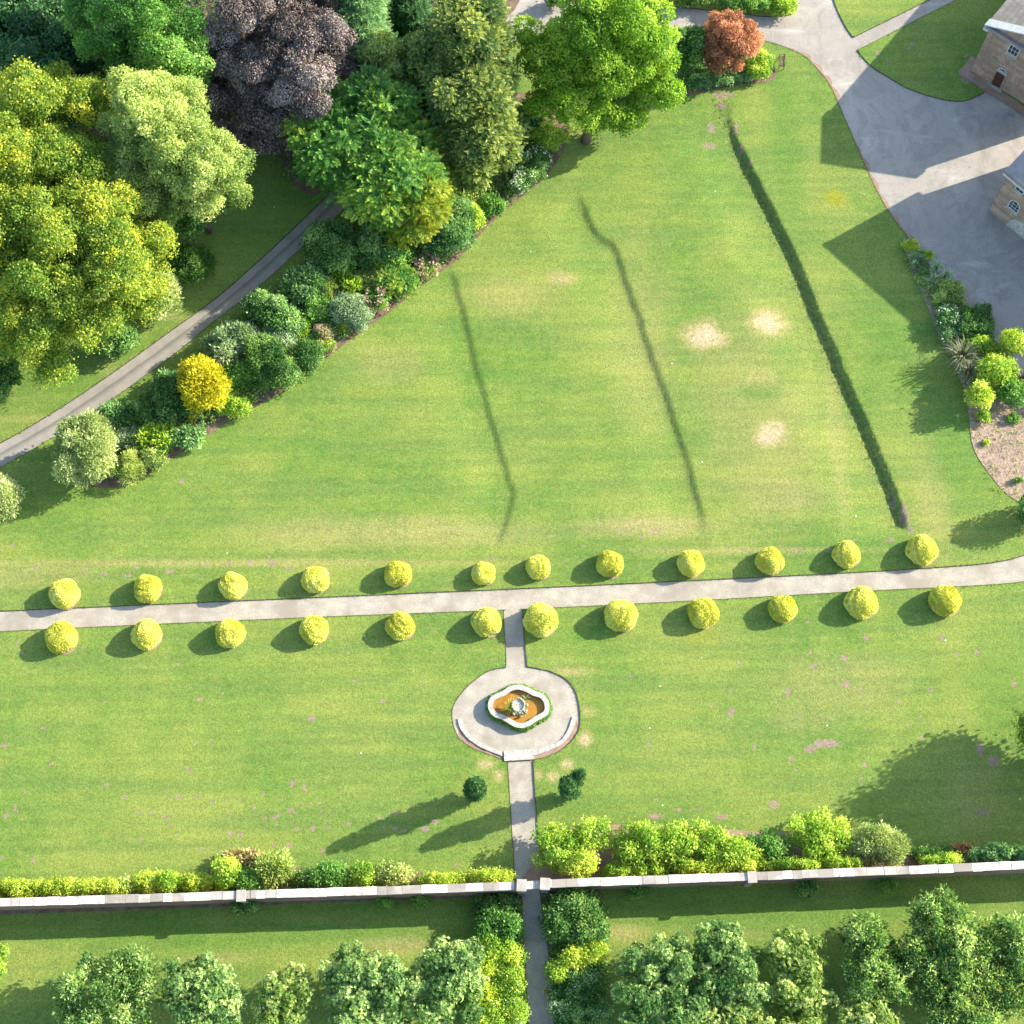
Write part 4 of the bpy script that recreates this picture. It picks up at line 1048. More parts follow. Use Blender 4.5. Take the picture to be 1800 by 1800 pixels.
# ---------------------------------------------------------------- clipped yellow domes
def dome_mesh(seed, hole=False):
    rng = np.random.RandomState(seed)
    V0, Q0 = cube_sphere(10)
    V0 = V0.copy(); V0[:, 2] = np.maximum(V0[:, 2], -0.25)
    def shape(d):
        z = d[:, 2]; r = np.sqrt(np.maximum(0, 1 - np.clip(z, 0, 1) ** 2.15)); r = np.where(z < 0, 1 + z * .55, r)
        h = np.hypot(d[:, 0], d[:, 1]) + 1e-6
        lump = 1 + .035 * np.sin(d[:, 0] * 5 + seed) + .03 * np.sin(d[:, 1] * 6 + seed * 2) + .02 * np.sin((d[:, 0] + d[:, 2]) * 11 + seed)
        return np.column_stack([d[:, 0] / h * r * lump, d[:, 1] / h * r * lump, (np.maximum(z, -.25) * .86 + .22) * lump])
    n = 6200
    d = unit(rng.randn(n, 3)); d[:, 2] = np.where(d[:, 2] < -.25, -d[:, 2], d[:, 2])
    P = shape(d); Nn = unit(d * np.array([1, 1, .8]) + [0, 0, .1])
    if hole:
        hd = unit(np.array([-.85, -.25 + .1 * rng.randn(), .35])); keep = (np.linalg.norm(d - hd, axis=1) + rng.randn(n) * .03) > .17
        P, Nn, d = P[keep], Nn[keep], d[keep]
    A = unit(Nn * .55 + rng.randn(len(P), 3) * .55); B = unit(np.cross(A, Nn + rng.randn(len(P), 3) * .3))
    V, Qf = leaf_quads(P - Nn * .02, A, B, .075 * rng.uniform(.6, 1.4, len(P)), .8)
    sp = .5 + (-.16, 0, .14)[seed % 3] + .25 * np.sin(P[:, 0] * 3.1 + seed) * np.sin(P[:, 1] * 2.7) + rng.randn(len(P)) * .17
    T = np.repeat(np.clip(sp, 0, 1), 4)
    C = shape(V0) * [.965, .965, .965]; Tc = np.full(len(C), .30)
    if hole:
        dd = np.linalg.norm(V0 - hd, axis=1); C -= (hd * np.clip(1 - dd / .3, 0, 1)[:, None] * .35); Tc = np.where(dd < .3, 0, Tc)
    V = np.concatenate([V, C]); Qf = np.concatenate([Qf, Q0 + len(V) - len(C)]); T = np.concatenate([T, Tc])
    return V, Qf, T
protos = []
for k in range(6):
    V, Qf, T = dome_mesh(11 + k, k >= 3)
    o = mesh_np('clipped_dome', V, Qf, LM['topiary'], None, (0, 0, 0), attrs=dict(tone=T)); protos.append(o)
up = [(110, 1041, 26), (257, 1031, 24.5), (408, 1027, 24), (553, 1016, 23.5), (698, 1006, 24), (849, 1004, 20.5), (946, 993, 21.5), (1072, 988, 24), (1215, 987, 24), (1355, 983, 24), (1490, 971, 24), (1623, 964, 27)]
lo = [(105, 1118, 28), (255, 1113, 26), (402, 1110, 25.5), (550, 1104, 25.5), (703, 1097, 25), (855, 1091, 26), (951, 1087, 29), (1092, 1079, 28), (1237, 1075, 26.5), (1377, 1067, 24.5), (1516, 1057, 28.5), (1663, 1053, 28)]
ordn = ['first', 'second', 'third', 'fourth', 'fifth', 'sixth', 'seventh', 'eighth', 'ninth', 'tenth', 'eleventh', 'last']
holes_lo = {1, 2, 3, 5, 9, 10, 11}; holes_up = {10, 11}; used = set()
rng = random.Random(21)
soilV = []; soilP = []
for row, lst, hs in (('above', up, holes_up), ('below', lo, holes_lo)):
    for i, (px, py, r) in enumerate(lst):
        k = (3 + rng.randrange(3)) if i in hs else rng.randrange(3)
        if k in used:
            o = protos[k].copy(); COL.objects.link(o)
        else: o = protos[k]; used.add(k)
        R = r * scale_at(px, py, 1.0); c = G(px, py, 1.0)
        o.location = (c[0], c[1], LZ); o.scale = (R * rng.uniform(.97, 1.03), R * rng.uniform(.97, 1.03), R * rng.uniform(1.0, 1.12)); o.rotation_euler = (0, 0, rng.uniform(-.5, .5) if k >= 3 else rng.uniform(0, 6.28))
        tag(o, 'round clipped yellow bush, %s from the left in the row %s the path' % (ordn[i], row), 'clipped bush', 'clipped yellow domes along the path')
        b = len(soilV); soilV += [(c[0] + .10 + (R * .97 + .05 * math.sin(q * 5 + i)) * math.cos(q), c[1] - .08 + (R * .97 + .05 * math.sin(q * 4 + i)) * math.sin(q), LZ + .028 + .0002 * i) for q in np.linspace(0, 6.0, 24)]; soilP.append(tuple(range(b, b + 24)))
for k in range(6):
    if k not in used: bpy.data.objects.remove(protos[k])
tag(mesh_np('bare_soil', soilV, None, M['redsoil'], polys=soilP), kind='structure')

# ---------------------------------------------------------------- columnar yews
for px, py, tw, lb in ((837, 1392, False, 'dark green columnar yew left of the lower path, with one rounded top'), (1001, 1389, True, 'dark green columnar yew right of the lower path, with a forked second top')):
    rng_ = np.random.RandomState(px); c = G(px, py + 6, 0.0); r = .86
    E_ = [(0, 0, .9 + .98 * k, r * f, r * f, 1.0) for k, f in enumerate((.8, 1.0, 1.05, .95, .72))]
    if tw: E_ = [(e[0] - .25 * i / 4, e[1] - .1 * i / 4, e[2], e[3] * .92, e[4] * .92, e[5]) for i, e in enumerate(E_)] + [(.35, .35, 3.6, .5, .5, .9), (.60, .55, 4.7, .48, .48, .8), (.75, .65, 5.4, .36, .36, .6)]
    V, Qf, T, (LC, LR) = foliage(E_, rng_, leaf=.16, aspect=.4, cover=1.5, lobes=14, lobe=.34, mode='spiky', spread=.68, jitter=.10, up=.8, core=.85)
    root = tag(empty('columnar_yew', (c[0], c[1], LZ)), lb, 'yew')
    mesh_np('crown', V, Qf, LM['yew'], root, attrs=dict(tone=T))
    MB().tube([(0, 0, -.1), (0, 0, 1.2)], [.16, .10], 8).build('trunk', M['bark'], root)

# ---------------------------------------------------------------- trees
TR = dict(trunk=True)
# name, label, category, ellipses (px,py,rx,ry[,zc,rz]), zc, rz, palette, options
trees = [
 ('broadleaf_tree', 'huge golden green broadleaf tree filling the left edge above the drive', [(60, 290, 110, 170, 11, 5), (170, 450, 130, 140, 9.5, 5), (60, 520, 110, 130, 8, 4.5), (10, 400, 100, 150, 10, 5)], 9, 5, 'gold', dict(leaf=.22, aspect=.7, lobes=22, lobe=.32, cover=1.25, spread=.84, jitter=.2, tone_sd=.13, leaf_sd=.24, sub=.7)),
 ('broadleaf_tree', 'pale olive green tree right of the huge golden tree', [(280, 230, 84, 88, 12, 5), (345, 310, 76, 66, 10.5, 4), (250, 330, 60, 70, 9, 4)], 10, 4, 'olive', dict(leaf=.21, aspect=.6, lobes=20, lobe=.32, cover=1.3, spread=.84, jitter=.18, sub=.65)),
 ('broadleaf_tree', 'bright mid green tree at the top left, left of the purple beech', [(250, 50, 100, 90, 13, 5), (300, 120, 60, 65, 11, 4), (200, 50, 65, 75, 12, 4)], 12, 4, 'green', dict(leaf=.24, aspect=.65, lobes=16, lobe=.34, cover=1.4, spread=.86, tone_sd=.25, sub=.8)),
 ('broadleaf_tree', 'very dark green tree in the top left corner', [(90, 90, 100, 110, 7, 4.5), (150, 160, 60, 70, 5, 4), (20, 30, 70, 80, 7, 4)], 7, 4, 'dark', dict(leaf=.34, aspect=.6, lobes=20, lobe=.34, cover=1.2)),
 ('copper_beech', 'dark purple weeping copper beech at the top', [(500, 70, 105, 110, 9, 5), (430, 130, 65, 110, 7, 5), (540, 160, 70, 95, 7.5, 5), (470, 220, 66, 56, 5, 4)], 7.5, 5, 'copper', dict(leaf=.20, aspect=.5, lobes=26, lobe=.30, cover=1.5, mode='droop', leaf_sd=.26, spread=.84, sub=.8)),
 ('conifer_tree', 'narrow blue green conifer right of the purple beech', [(640, 45, 36, 80, 7, 5), (672, 130, 36, 70, 6, 4)], 7, 5, 'bluegreen', dict(leaf=.42, lobes=18, lobe=.36, mode='frond', cover=1.2)),
 ('broadleaf_tree', 'light green rounded tree above the feathery dark conifer', [(668, 105, 34, 44, 8, 3), (695, 145, 26, 30, 7, 3)], 8, 3, 'olive', dict(leaf=.28, lobes=14, lobe=.36, cover=1.4)),
 ('conifer_tree', 'broad feathery dark green conifer with yellow tips over the end of the drive', [(640, 250, 112, 95, 7, 4.5), (590, 260, 66, 70, 6, 4), (690, 330, 90, 80, 5.5, 4), (680, 200, 60, 50, 8, 4)], 6.5, 4, 'feather', dict(leaf=.75, lobes=24, lobe=.33, mode='frond', cover=1.25, rag=.3, tone_sd=.22)),
 ('conifer_tree', 'golden tipped feathery conifer in front of the broad dark one', [(748, 350, 48, 50, 5.5, 3), (720, 385, 50, 42, 4, 3)], 5, 3, 'feathergold', dict(leaf=.6, lobes=18, lobe=.36, mode='frond', cover=1.3, rag=.3, tone_sd=.22)),
 ('conifer_tree', 'tall dense dark conifer with yellow green tips, right of the feathery ones', [(830, 70, 70, 100, 11, 6), (820, 170, 82, 90, 8.5, 5), (850, 250, 62, 80, 6, 4.5), (760, 130, 50, 80, 7, 5)], 8, 5, 'yewtip', dict(leaf=.45, lobes=30, lobe=.28, mode='frond', cover=1.4, rag=.35, tone_sd=.2, leaf_sd=.22)),
 ('broadleaf_tree', 'bright lime green tree leaning over the top of the lawn', [(1075, 45, 92, 70, 10, 4), (975, 105, 60, 56, 7.5, 3.2), (1000, 175, 72, 46, 5.4, 2.8), (1125, 95, 58, 54, 8, 3.2), (1152, 165, 40, 32, 4.6, 2.2), (1080, 208, 52, 26, 3.3, 1.8), (1058, 112, 66, 52, 8.2, 3.0)], 10, 4, 'bright', dict(base=tuple(G(1030, 248)), leaf=.23, aspect=.75, lobes=13, lobe=.36, cover=1.35, spread=.84, sub=.8, tone_sd=.22)),
 ('acer_tree', 'rusty red rounded maple by the bend of the road', [(1282, 72, 54, 50, 3.6, 2.6), (1270, 100, 40, 30, 2.5, 2)], 3.5, 2.5, 'red', dict(leaf=.2, lobes=16, lobe=.34, cover=1.4, sub=.45)),
 ('dark_shrub_tree', 'dark green bushy tree between the lime tree and the red maple', [(1210, 85, 36, 46, 2.6, 2.4)], 2.6, 2.4, 'teal', dict(leaf=.25, lobes=16, lobe=.36)),
 ('dark_evergreen', 'dark evergreen at the top edge, left of the tall dense conifer', [(700, 10, 60, 46, 5, 4), (735, 50, 40, 40, 3.5, 3)], 5, 4, 'dark', dict(leaf=.4, lobes=18, lobe=.34, mode='frond')),
 ('broadleaf_tree', 'dark green lower tree under the pale olive tree', [(365, 345, 45, 38, 5, 3), (330, 395, 34, 30, 3.5, 2.5)], 5, 3, 'mid', dict(leaf=.28, lobes=16, lobe=.36)),
 ('broadleaf_tree', 'yellowish broad tree at the right edge, shading the lower lawn', [(1950, 1280, 125, 92, 4.9, 2.6), (1925, 1352, 80, 60, 4.3, 2.2), (1845, 1282, 62, 48, 3.6, 1.8)], 4.8, 2.8, 'gold', dict(leaf=.32, lobes=26, lobe=.30, cover=.9, spread=.85, rag=.4, core=.72)),
]
for i, (nm, lb, el, zc, rz, pal, kw) in enumerate(trees):
    plant(nm, lb, 'tree', el, zc, rz, pal, seed=i + 1, trunk=True, **kw)

FG = 'fruit trees below the garden wall'
fruit = [
 ([(195, 1755, 82, 68), (215, 1715, 50, 40)], 'grey green fruit tree, largest of those below the wall on the left', 'fruit'),
 ([(350, 1745, 60, 55), (385, 1780, 36, 35)], 'yellowish green fruit tree second from the left below the wall', 'fruit'),
 ([(498, 1760, 44, 52)], 'small sparse yellow green fruit tree third from the left below the wall', 'fruityellow'),
 ([(625, 1720, 50, 42), (650, 1780, 62, 48), (690, 1720, 24, 36)], 'open fruit tree with two tufted tops, fourth from the left below the wall', 'fruit'),
 ([(775, 1735, 62, 66), (800, 1700, 40, 38)], 'round pale leaved fruit tree just left of the planted border below the wall', 'fruit'),
 ([(1130, 1740, 44, 66), (1180, 1700, 44, 40), (1195, 1775, 42, 42)], 'ring shaped fruit tree nearest the planted border on the right below the wall', 'fruit'),
 ([(1262, 1665, 38, 34), (1282, 1730, 62, 58)], 'fruit tree with a small raised top, second right of the path below the wall', 'fruit'),
 ([(1395, 1690, 48, 44), (1405, 1745, 42, 38)], 'compact fruit tree with yellow green tips, third right of the path below the wall', 'fruityellow'),
 ([(1520, 1650, 34, 38), (1540, 1710, 52, 60)], 'upright silvery green fruit tree, fourth right of the path below the wall', 'fruit'),
 ([(1650, 1620, 56, 42), (1630, 1700, 62, 58), (1690, 1680, 55, 60)], 'widest silvery fruit tree, its top reaching into the shade of the wall', 'fruit'),
 ([(1775, 1650, 42, 40), (1780, 1715, 55, 60)], 'fruit tree cut by the right edge below the wall', 'fruit'),
 ([(1280, 1802, 60, 36)], 'fruit tree cut by the bottom edge under the second one right of the path', 'fruityellow'),
 ([(1525, 1800, 48, 34)], 'yellow tipped fruit tree cut by the bottom edge below the upright silvery one', 'fruityellow'),
 ([(1690, 1785, 78, 44)], 'dense fruit tree cut by the bottom edge in the lower right corner', 'fruit'),
 ([(-35, 1690, 42, 34)], 'pale green fruit tree just showing at the left edge below the wall', 'lime'),
 ([(1395, 1815, 44, 30)], 'low yellowish fruit tree at the bottom edge below the compact one', 'fruityellow'),
]
for i, (el, lb, pal) in enumerate(fruit):
    el = [(e[0], e[1], e[2] * 1.07, e[3] * 1.07) for e in el]
    plant('fruit_tree', lb, 'tree', el, 3.1 - (.5 if i in (2, 15) else 0), 1.7, pal, seed=60 + i, trunk=True, group=FG, leaf=(.19, .3)[i in (0, 8, 9, 10, 13)], aspect=(.5, .4)[i in (0, 8, 9, 10, 13)], lobes=20, lobe=.30, cover=(.8, 1.1)[i in (0, 8, 9, 10, 13)], mode=('rosette', 'spiky')[i in (0, 8, 9, 10, 13)], up=(.25, .7)[i in (0, 8, 9, 10, 13)], spread=.90, jitter=.3, core=.62, tone_sd=.2, leaf_sd=.22, sub=.34, nsub=.55)

# ---------------------------------------------------------------- shrubs and border plants
S = []
def s(name, label, el, h, pal, mode='leaf', leaf=.2, flecks=None, **kw):
    S.append((name, label, el, h, pal, mode, leaf, flecks, kw))
# left of the drive
s('variegated_shrub', 'cream variegated shrub at the edge of the huge golden tree', [(282, 521, 33, 35)], 3.0, 'variegated', 'spiky', .26)
s('evergreen_shrub', 'low dark olive dome on the grass left of the drive', [(336, 465, 42, 33)], 2.2, 'mid', 'spiky', .18)
s('evergreen_shrub', 'dark glossy shrub under the lower right of the golden tree', [(207, 598, 30, 28)], 2.2, 'teal', 'leaf', .26)
s('evergreen_shrub', 'dark shrub at the left edge below the golden tree', [(4, 650, 34, 52)], 3.0, 'teal', 'leaf', .26)
# diagonal border from lower left to upper right
s('variegated_shrub', 'pale variegated rounded shrub cut by the left edge', [(0, 876, 31, 38)], 3.6, 'variegated', 'spiky', .24)
s('variegated_shrub', 'large pale variegated dome at the lower left end of the border', [(156, 792, 52, 60)], 4.6, 'variegated', 'spiky', .26)
s('small_shrub', 'small olive shrub right of the large variegated dome', [(227, 822, 25, 27)], 1.6, 'olive', 'spiky', .16)
s('small_shrub', 'small loose green shrub at the border edge below the broad leaved clump', [(271, 808, 22, 19)], 1.3, 'olive', 'leaf', .16)
s('fern_clump', 'broad leaved bright green clump in the lower border', [(278, 768, 36, 24)], 1.3, 'lime', 'spiky', .42)
s('perennial_clump', 'bluish green spiky clump along the border edge', [(332, 771, 32, 17)], 1.1, 'bluegreen', 'spiky', .34)
s('perennial_clump', 'grey green fine clump between the variegated dome and the broad leaved clump', [(232, 772, 26, 22)], 1.3, 'silver', 'spiky', .22)
s('ground_shrub', 'wide dark teal mass of shrubs left of the golden conifer', [(262, 728, 66, 30), (302, 700, 50, 36)], 1.5, 'teal', 'leaf', .25)
s('ground_shrub', 'blue green leafy shrub along the drive above the dark teal mass', [(300, 675, 34, 20), (205, 728, 26, 18)], 1.3, 'bluegreen', 'spiky', .28)
s('golden_conifer', 'bright golden upright conifer in the lower border', [(357, 680, 38, 47)], 4.4, 'yellow', 'spiky', .34, None, aspect=.35, up=1.0)
s('small_golden_plant', 'tiny golden sprig below the golden conifer', [(338, 733, 6, 9)], .8, 'yellow', 'spiky', .2)
s('wispy_shrub', 'wispy grey green shrub above the golden conifer', [(413, 606, 46, 34)], 2.6, 'silver', 'spiky', .34, None, aspect=.25, rag=.3)
s('small_shrub', 'yellow green low shrub right below the golden conifer', [(412, 714, 36, 22)], 1.2, 'lime', 'leaf', .18)
s('small_shrub', 'leafy mid green shrub right of the golden conifer', [(420, 664, 28, 24)], 1.7, 'green', 'leaf', .22)
s('olive_shrub', 'rounded olive green shrub with knobbly top near the border edge', [(470, 636, 42, 42), (500, 660, 24, 26)], 2.8, 'mid', 'leaf', .18, None, tone_sd=.3)
s('teal_shrub', 'dense teal green bush right of the olive shrub', [(545, 628, 26, 30)], 2.0, 'teal', 'leaf', .15)
s('evergreen_shrub', 'large dark leaved shrub with pale speckles beside the drive', [(468, 548, 38, 32), (500, 566, 34, 30)], 2.4, 'teal', 'leaf', .22, ('silver', 260, .16))
s('silver_shrub', 'grey leaved shrub below the pale speckled one', [(494, 590, 28, 24)], 1.8, 'silver', 'leaf', .18)
s('fern_clump', 'small lime green clump beside the grey leaved shrub', [(530, 578, 15, 16)], 1.2, 'lime', 'spiky', .3)
s('silver_shrub', 'pale blue green shrub beside the drive', [(540, 502, 36, 32)], 2.3, 'bluegreen', 'spiky', .3)
s('fern_clump', 'bright green palm like clump in the middle of the border', [(604, 486, 20, 16), (618, 505, 16, 13)], 1.4, 'lime', 'spiky', .42)
s('small_shrub', 'brownish green low shrub left of the palm like clump', [(578, 508, 18, 20)], 1.4, 'olive', 'spiky', .2)
s('small_shrub', 'yellow green leafy shrub between the grey and the pale blue green shrubs', [(555, 545, 26, 26)], 1.6, 'green', 'leaf', .2)
s('evergreen_shrub', 'large dark green dome beside the shaded end of the drive', [(588, 432, 46, 46)], 3.4, 'teal', 'leaf', .2)
s('evergreen_shrub', 'dark bushy shrub under the feathery conifer', [(662, 432, 42, 42)], 3.0, 'teal', 'leaf', .22)
s('small_shrub', 'bright green leafy shrub under the golden tipped conifer', [(694, 446, 32, 24)], 2.0, 'green', 'leaf', .24)
s('small_shrub', 'yellow green shrub left of the olive conifer', [(690, 468, 24, 14)], 1.5, 'lime', 'leaf', .2)
s('low_conifer', 'low spreading olive green conifer at the edge of the lawn', [(698, 496, 38, 24)], 1.8, 'feather', 'frond', .35)
s('ground_shrub', 'flat mottled brown green planting in the middle of the border', [(640, 495, 30, 18), (655, 472, 22, 12)], .8, 'olive', 'leaf', .16)
s('pink_flowering_shrub', 'cream and pink flowering patch where the left terrace line meets the border', [(748, 466, 26, 20), (742, 484, 14, 10)], 1.0, 'olive', 'leaf', .15, ('pink', 520, .18))
s('silver_shrub', 'grey green shrub left of the pink hydrangea', [(614, 545, 34, 30), (632, 560, 18, 18)], 1.9, 'silver', 'leaf', .17)
s('pink_flowering_shrub', 'deep pink flowering hydrangea at the border edge', [(664, 526, 22, 20)], 1.4, 'green', 'leaf', .16, ('pink', 460, .17))
s('pink_flowering_shrub', 'small cream pink shrub left of the deep pink hydrangea', [(646, 548, 12, 20)], 1.2, 'olive', 'leaf', .15, ('pink', 240, .16))
s('yellow_shrub', 'small bright yellow shrub near the border edge', [(606, 569, 12, 12)], 1.0, 'yellow', 'leaf', .15)
s('pink_flowering_shrub', 'pink flowering patch left of the small yellow shrub', [(570, 586, 18, 12)], 1.0, 'olive', 'leaf', .15, ('pink', 260, .16))
s('pink_flowering_shrub', 'low cream flowering patch beside the teal bush', [(578, 608, 16, 12)], .8, 'lime', 'leaf', .14, ('pink', 150, .14))
s('small_shrub', 'small green shrub above the deep pink hydrangea', [(650, 501, 13, 11)], 1.2, 'olive', 'leaf', .16)
s('silver_shrub', 'blue green large leaved shrub below the golden tipped conifer', [(782, 414, 46, 34), (812, 385, 24, 28)], 2.4, 'bluegreen', 'spiky', .28)
s('small_shrub', 'yellow green rounded shrub at the top of the diagonal border', [(832, 384, 22, 22)], 1.6, 'lime', 'leaf', .18)
s('small_shrub', 'mid green shrub right of the yellow green rounded one', [(866, 362, 26, 20)], 1.6, 'green', 'leaf', .22)
s('white_flowering_shrub', 'white flowering shrub at the foot of the tall dense conifer', [(942, 283, 26, 26), (915, 318, 26, 22)], 1.6, 'teal', 'leaf', .18, ('white', 420, .15))
s('small_shrub', 'yellow green flat topped shrub under the lime green tree', [(962, 243, 34, 20)], 1.8, 'lime', 'leaf', .2)
s('evergreen_shrub', 'dark shrub in the shade left of the lime green tree', [(925, 205, 28, 30)], 2.0, 'dark', 'leaf', .22)
# top
s('hedge_shrub', 'pale green spreading shrub on the right end of the road island at the top', [(1372, 12, 24, 17)], 1.5, 'lime', 'leaf', .2)
s('hedge_shrub', 'mixed green shrub at the top edge in the road island', [(1305, 4, 50, 20)], 1.6, 'green', 'leaf', .2)
s('hedge_shrub', 'dark leafy shrub at the left end of the road island', [(1218, -4, 44, 18)], 1.6, 'mid', 'leaf', .2)
s('evergreen_shrub', 'small dark shrub at the top edge by the road', [(978, 2, 18, 12)], 1.4, 'teal', 'leaf', .2)
s('ground_shrub', 'low blue green shrub below the red maple', [(1245, 142, 42, 12), (1300, 132, 26, 12)], .9, 'bluegreen', 'leaf', .16)
s('small_shrub', 'pale green shrub right of the red maple beside the bench', [(1336, 118, 26, 24)], 1.6, 'lime', 'leaf', .2)
s('yellow_shrub', 'yellow flowering shrub in the dark corner at the top', [(734, 42, 16, 10)], 2.2, 'limeyellow', 'leaf', .22)
# bed beside the yard
s('yellow_shrub', 'low yellow cushion at the tip of the bed beside the yard', [(1602, 433, 15, 12)], .6, 'limeyellow', 'leaf', .14)
s('small_shrub', 'small yellow green plant right of the yellow cushion', [(1628, 450, 13, 12)], .6, 'lime', 'leaf', .14)
s('silver_shrub', 'blue grey low plant in the bed beside the yard', [(1614, 460, 14, 18)], .6, 'silver', 'spiky', .2)
s('small_shrub', 'olive yellow shrub in the middle of the bed beside the yard', [(1668, 518, 26, 22)], 1.3, 'olive', 'leaf', .18)
s('white_flowering_shrub', 'white speckled shrub in the bed, left of the dark teal shrub', [(1666, 566, 20, 32)], 1.3, 'bluegreen', 'leaf', .17, ('white', 150, .14))
s('evergreen_shrub', 'dark teal shrub beside the yard road', [(1712, 566, 34, 32)], 1.6, 'teal', 'leaf', .16)
s('small_shrub', 'yellow green plant above the sword leaved clump', [(1722, 608, 20, 18)], 1.8, 'lime', 'leaf', .2)
s('young_tree', 'yellow green open shrub at the right, nearest the road', [(1778, 606, 24, 22)], 3.2, 'limeyellow', 'leaf', .22)
s('small_shrub', 'leafy bright shrub in the middle of the right bed', [(1748, 655, 34, 26)], 2.8, 'lime', 'leaf', .22)
s('small_shrub', 'dark green shrub behind the leafy bright one', [(1776, 690, 30, 22)], 1.8, 'green', 'leaf', .2)
s('small_shrub', 'bright green shrub at the lawn edge of the right bed', [(1722, 698, 19, 24)], 2.6, 'limeyellow', 'leaf', .22)
s('small_shrub', 'small bright shrub at the corner of the mulch', [(1728, 733, 12, 11)], 1.1, 'lime', 'leaf', .18)
s('small_plant', 'tiny yellow plant alone on the mulch', [(1733, 778, 7, 5)], .4, 'limeyellow', 'leaf', .1)
s('evergreen_shrub', 'dark feathery shrub at the right edge below the mulch', [(1822, 898, 32, 24)], 2.8, 'teal', 'leaf', .2, None, rag=.5)
s('small_plant', 'small green seedling plant on the mulch near the right edge', [(1782, 735, 12, 9)], .5, 'green', 'leaf', .12)
s('small_plant', 'low green plant at the lower end of the mulch', [(1790, 845, 8, 6)], .5, 'green', 'leaf', .12)
# north side of the wall, left
s('climber', 'long low yellow climber against the wall at the left edge', [(30, 1562, 60, 13), (120, 1561, 60, 12), (195, 1560, 45, 11)], 2.2, 'limeyellow', 'leaf', .17)
s('climber', 'yellow leaved bush against the wall, right of the long yellow climber', [(262, 1552, 26, 16)], 2.2, 'limeyellow', 'leaf', .18)
s('small_shrub', 'bright green bush against the wall between two dark gaps', [(296, 1551, 14, 15)], 2.0, 'lime', 'leaf', .18)
s('climber', 'golden green bush against the wall left of the pink grasses', [(348, 1553, 28, 14)], 2.1, 'limeyellow', 'leaf', .17)
s('small_shrub', 'taller yellow green bush with the pink grasses above it', [(402, 1535, 26, 20)], 2.4, 'lime', 'leaf', .2)
s('ornamental_grass', 'pinkish tan ornamental grass at the lawn edge of the wall border', [(430, 1510, 38, 9)], 1.0, 'deadgrass', 'spiky', .4)
s('small_shrub', 'arching brown green shrub in the wall border', [(486, 1527, 34, 24)], 2.0, 'olive', 'spiky', .3)
s('small_shrub', 'green leafy bush in the wall border right of the arching shrub', [(440, 1548, 30, 14)], 1.8, 'green', 'leaf', .2)
s('small_shrub', 'mid green bush against the wall with a dark gap on its left', [(582, 1540, 36, 18)], 2.2, 'green', 'leaf', .2)
s('small_shrub', 'yellow green bush against the wall left of the reddish one', [(642, 1540, 26, 17)], 2.2, 'lime', 'leaf', .2)
s('small_shrub', 'reddish tinged green bush against the wall', [(692, 1540, 30, 17)], 2.2, 'olive', 'leaf', .2, ('red', 60, .13))
s('climber', 'thin yellow green climber along the wall left of the gateway', [(780, 1549, 45, 9), (862, 1543, 44, 9)], 2.6, 'limeyellow', 'leaf', .16)
s('small_shrub', 'loose olive tuft in a gap of the wall border', [(538, 1545, 16, 12)], 1.4, 'mid', 'leaf', .18)
s('small_shrub', 'small tuft of green beside the first yellow bush on the wall', [(226, 1558, 14, 10)], 1.6, 'olive', 'leaf', .16)
# north side of the wall, right
s('round_shrub', 'bright green bush at the corner of the lower path and the wall', [(982, 1494, 28, 38)], 2.5, 'lime', 'leaf', .22)
s('round_shrub', 'bright green bush joined to the right of the corner bush', [(1042, 1470, 30, 24)], 2.2, 'lime', 'leaf', .22)
s('round_shrub', 'yellow tinted bush against the wall below the corner bushes', [(1018, 1518, 30, 20)], 2.6, 'limeyellow', 'leaf', .2)
s('round_shrub', 'large knobbly green bush right of the bare gap', [(1132, 1475, 38, 28), (1108, 1495, 26, 20), (1185, 1488, 34, 30)], 2.6, 'lime', 'leaf', .22)
s('climber', 'low leafy climber with yellow leaves under the knobbly bush', [(1140, 1528, 50, 13), (1085, 1532, 26, 10)], 2.2, 'lime', 'leaf', .18)
s('round_shrub', 'green bush right of the knobbly bush with paler side', [(1248, 1482, 42, 30), (1290, 1500, 36, 26)], 2.5, 'lime', 'leaf', .22)
s('climber', 'climber trailing over the wall coping in the middle right', [(1232, 1525, 44, 10), (1300, 1522, 40, 10)], 3.0, 'limeyellow', 'leaf', .17)
s('round_shrub', 'loose sparse green bush with bare twigs', [(1350, 1490, 30, 22)], 2.0, 'green', 'leaf', .2)
s('round_shrub', 'vivid lime bush left of the variegated dome', [(1436, 1462, 40, 26), (1470, 1480, 24, 20), (1440, 1488, 30, 20)], 2.6, 'lime', 'leaf', .22, None, tone_sd=.28)
s('climber', 'thin ivy running along the wall below the vivid lime bush', [(1400, 1521, 50, 6), (1475, 1518, 40, 6)], 3.2, 'lime', 'leaf', .16)
s('variegated_shrub', 'rounded clipped dome with cream edged leaves beside the wall', [(1548, 1487, 48, 36)], 2.6, 'variegated', 'spiky', .2)
s('small_shrub', 'dark low planting at the right of the variegated dome', [(1640, 1502, 40, 10)], 1.0, 'teal', 'leaf', .16)
s('ground_shrub', 'rusty low plant on the shaded border at the right', [(1692, 1494, 22, 8)], .6, 'red', 'leaf', .13)
s('climber', 'ivy spilling over the wall near the right edge', [(1745, 1504, 38, 16), (1798, 1506, 40, 15)], 3.5, 'bluegreen', 'leaf', .18, None, rag=.6)
s('climber', 'short leafy climber hanging on the wall right of the variegated dome', [(1668, 1514, 18, 8), (1645, 1518, 26, 6)], 3.3, 'lime', 'leaf', .16)
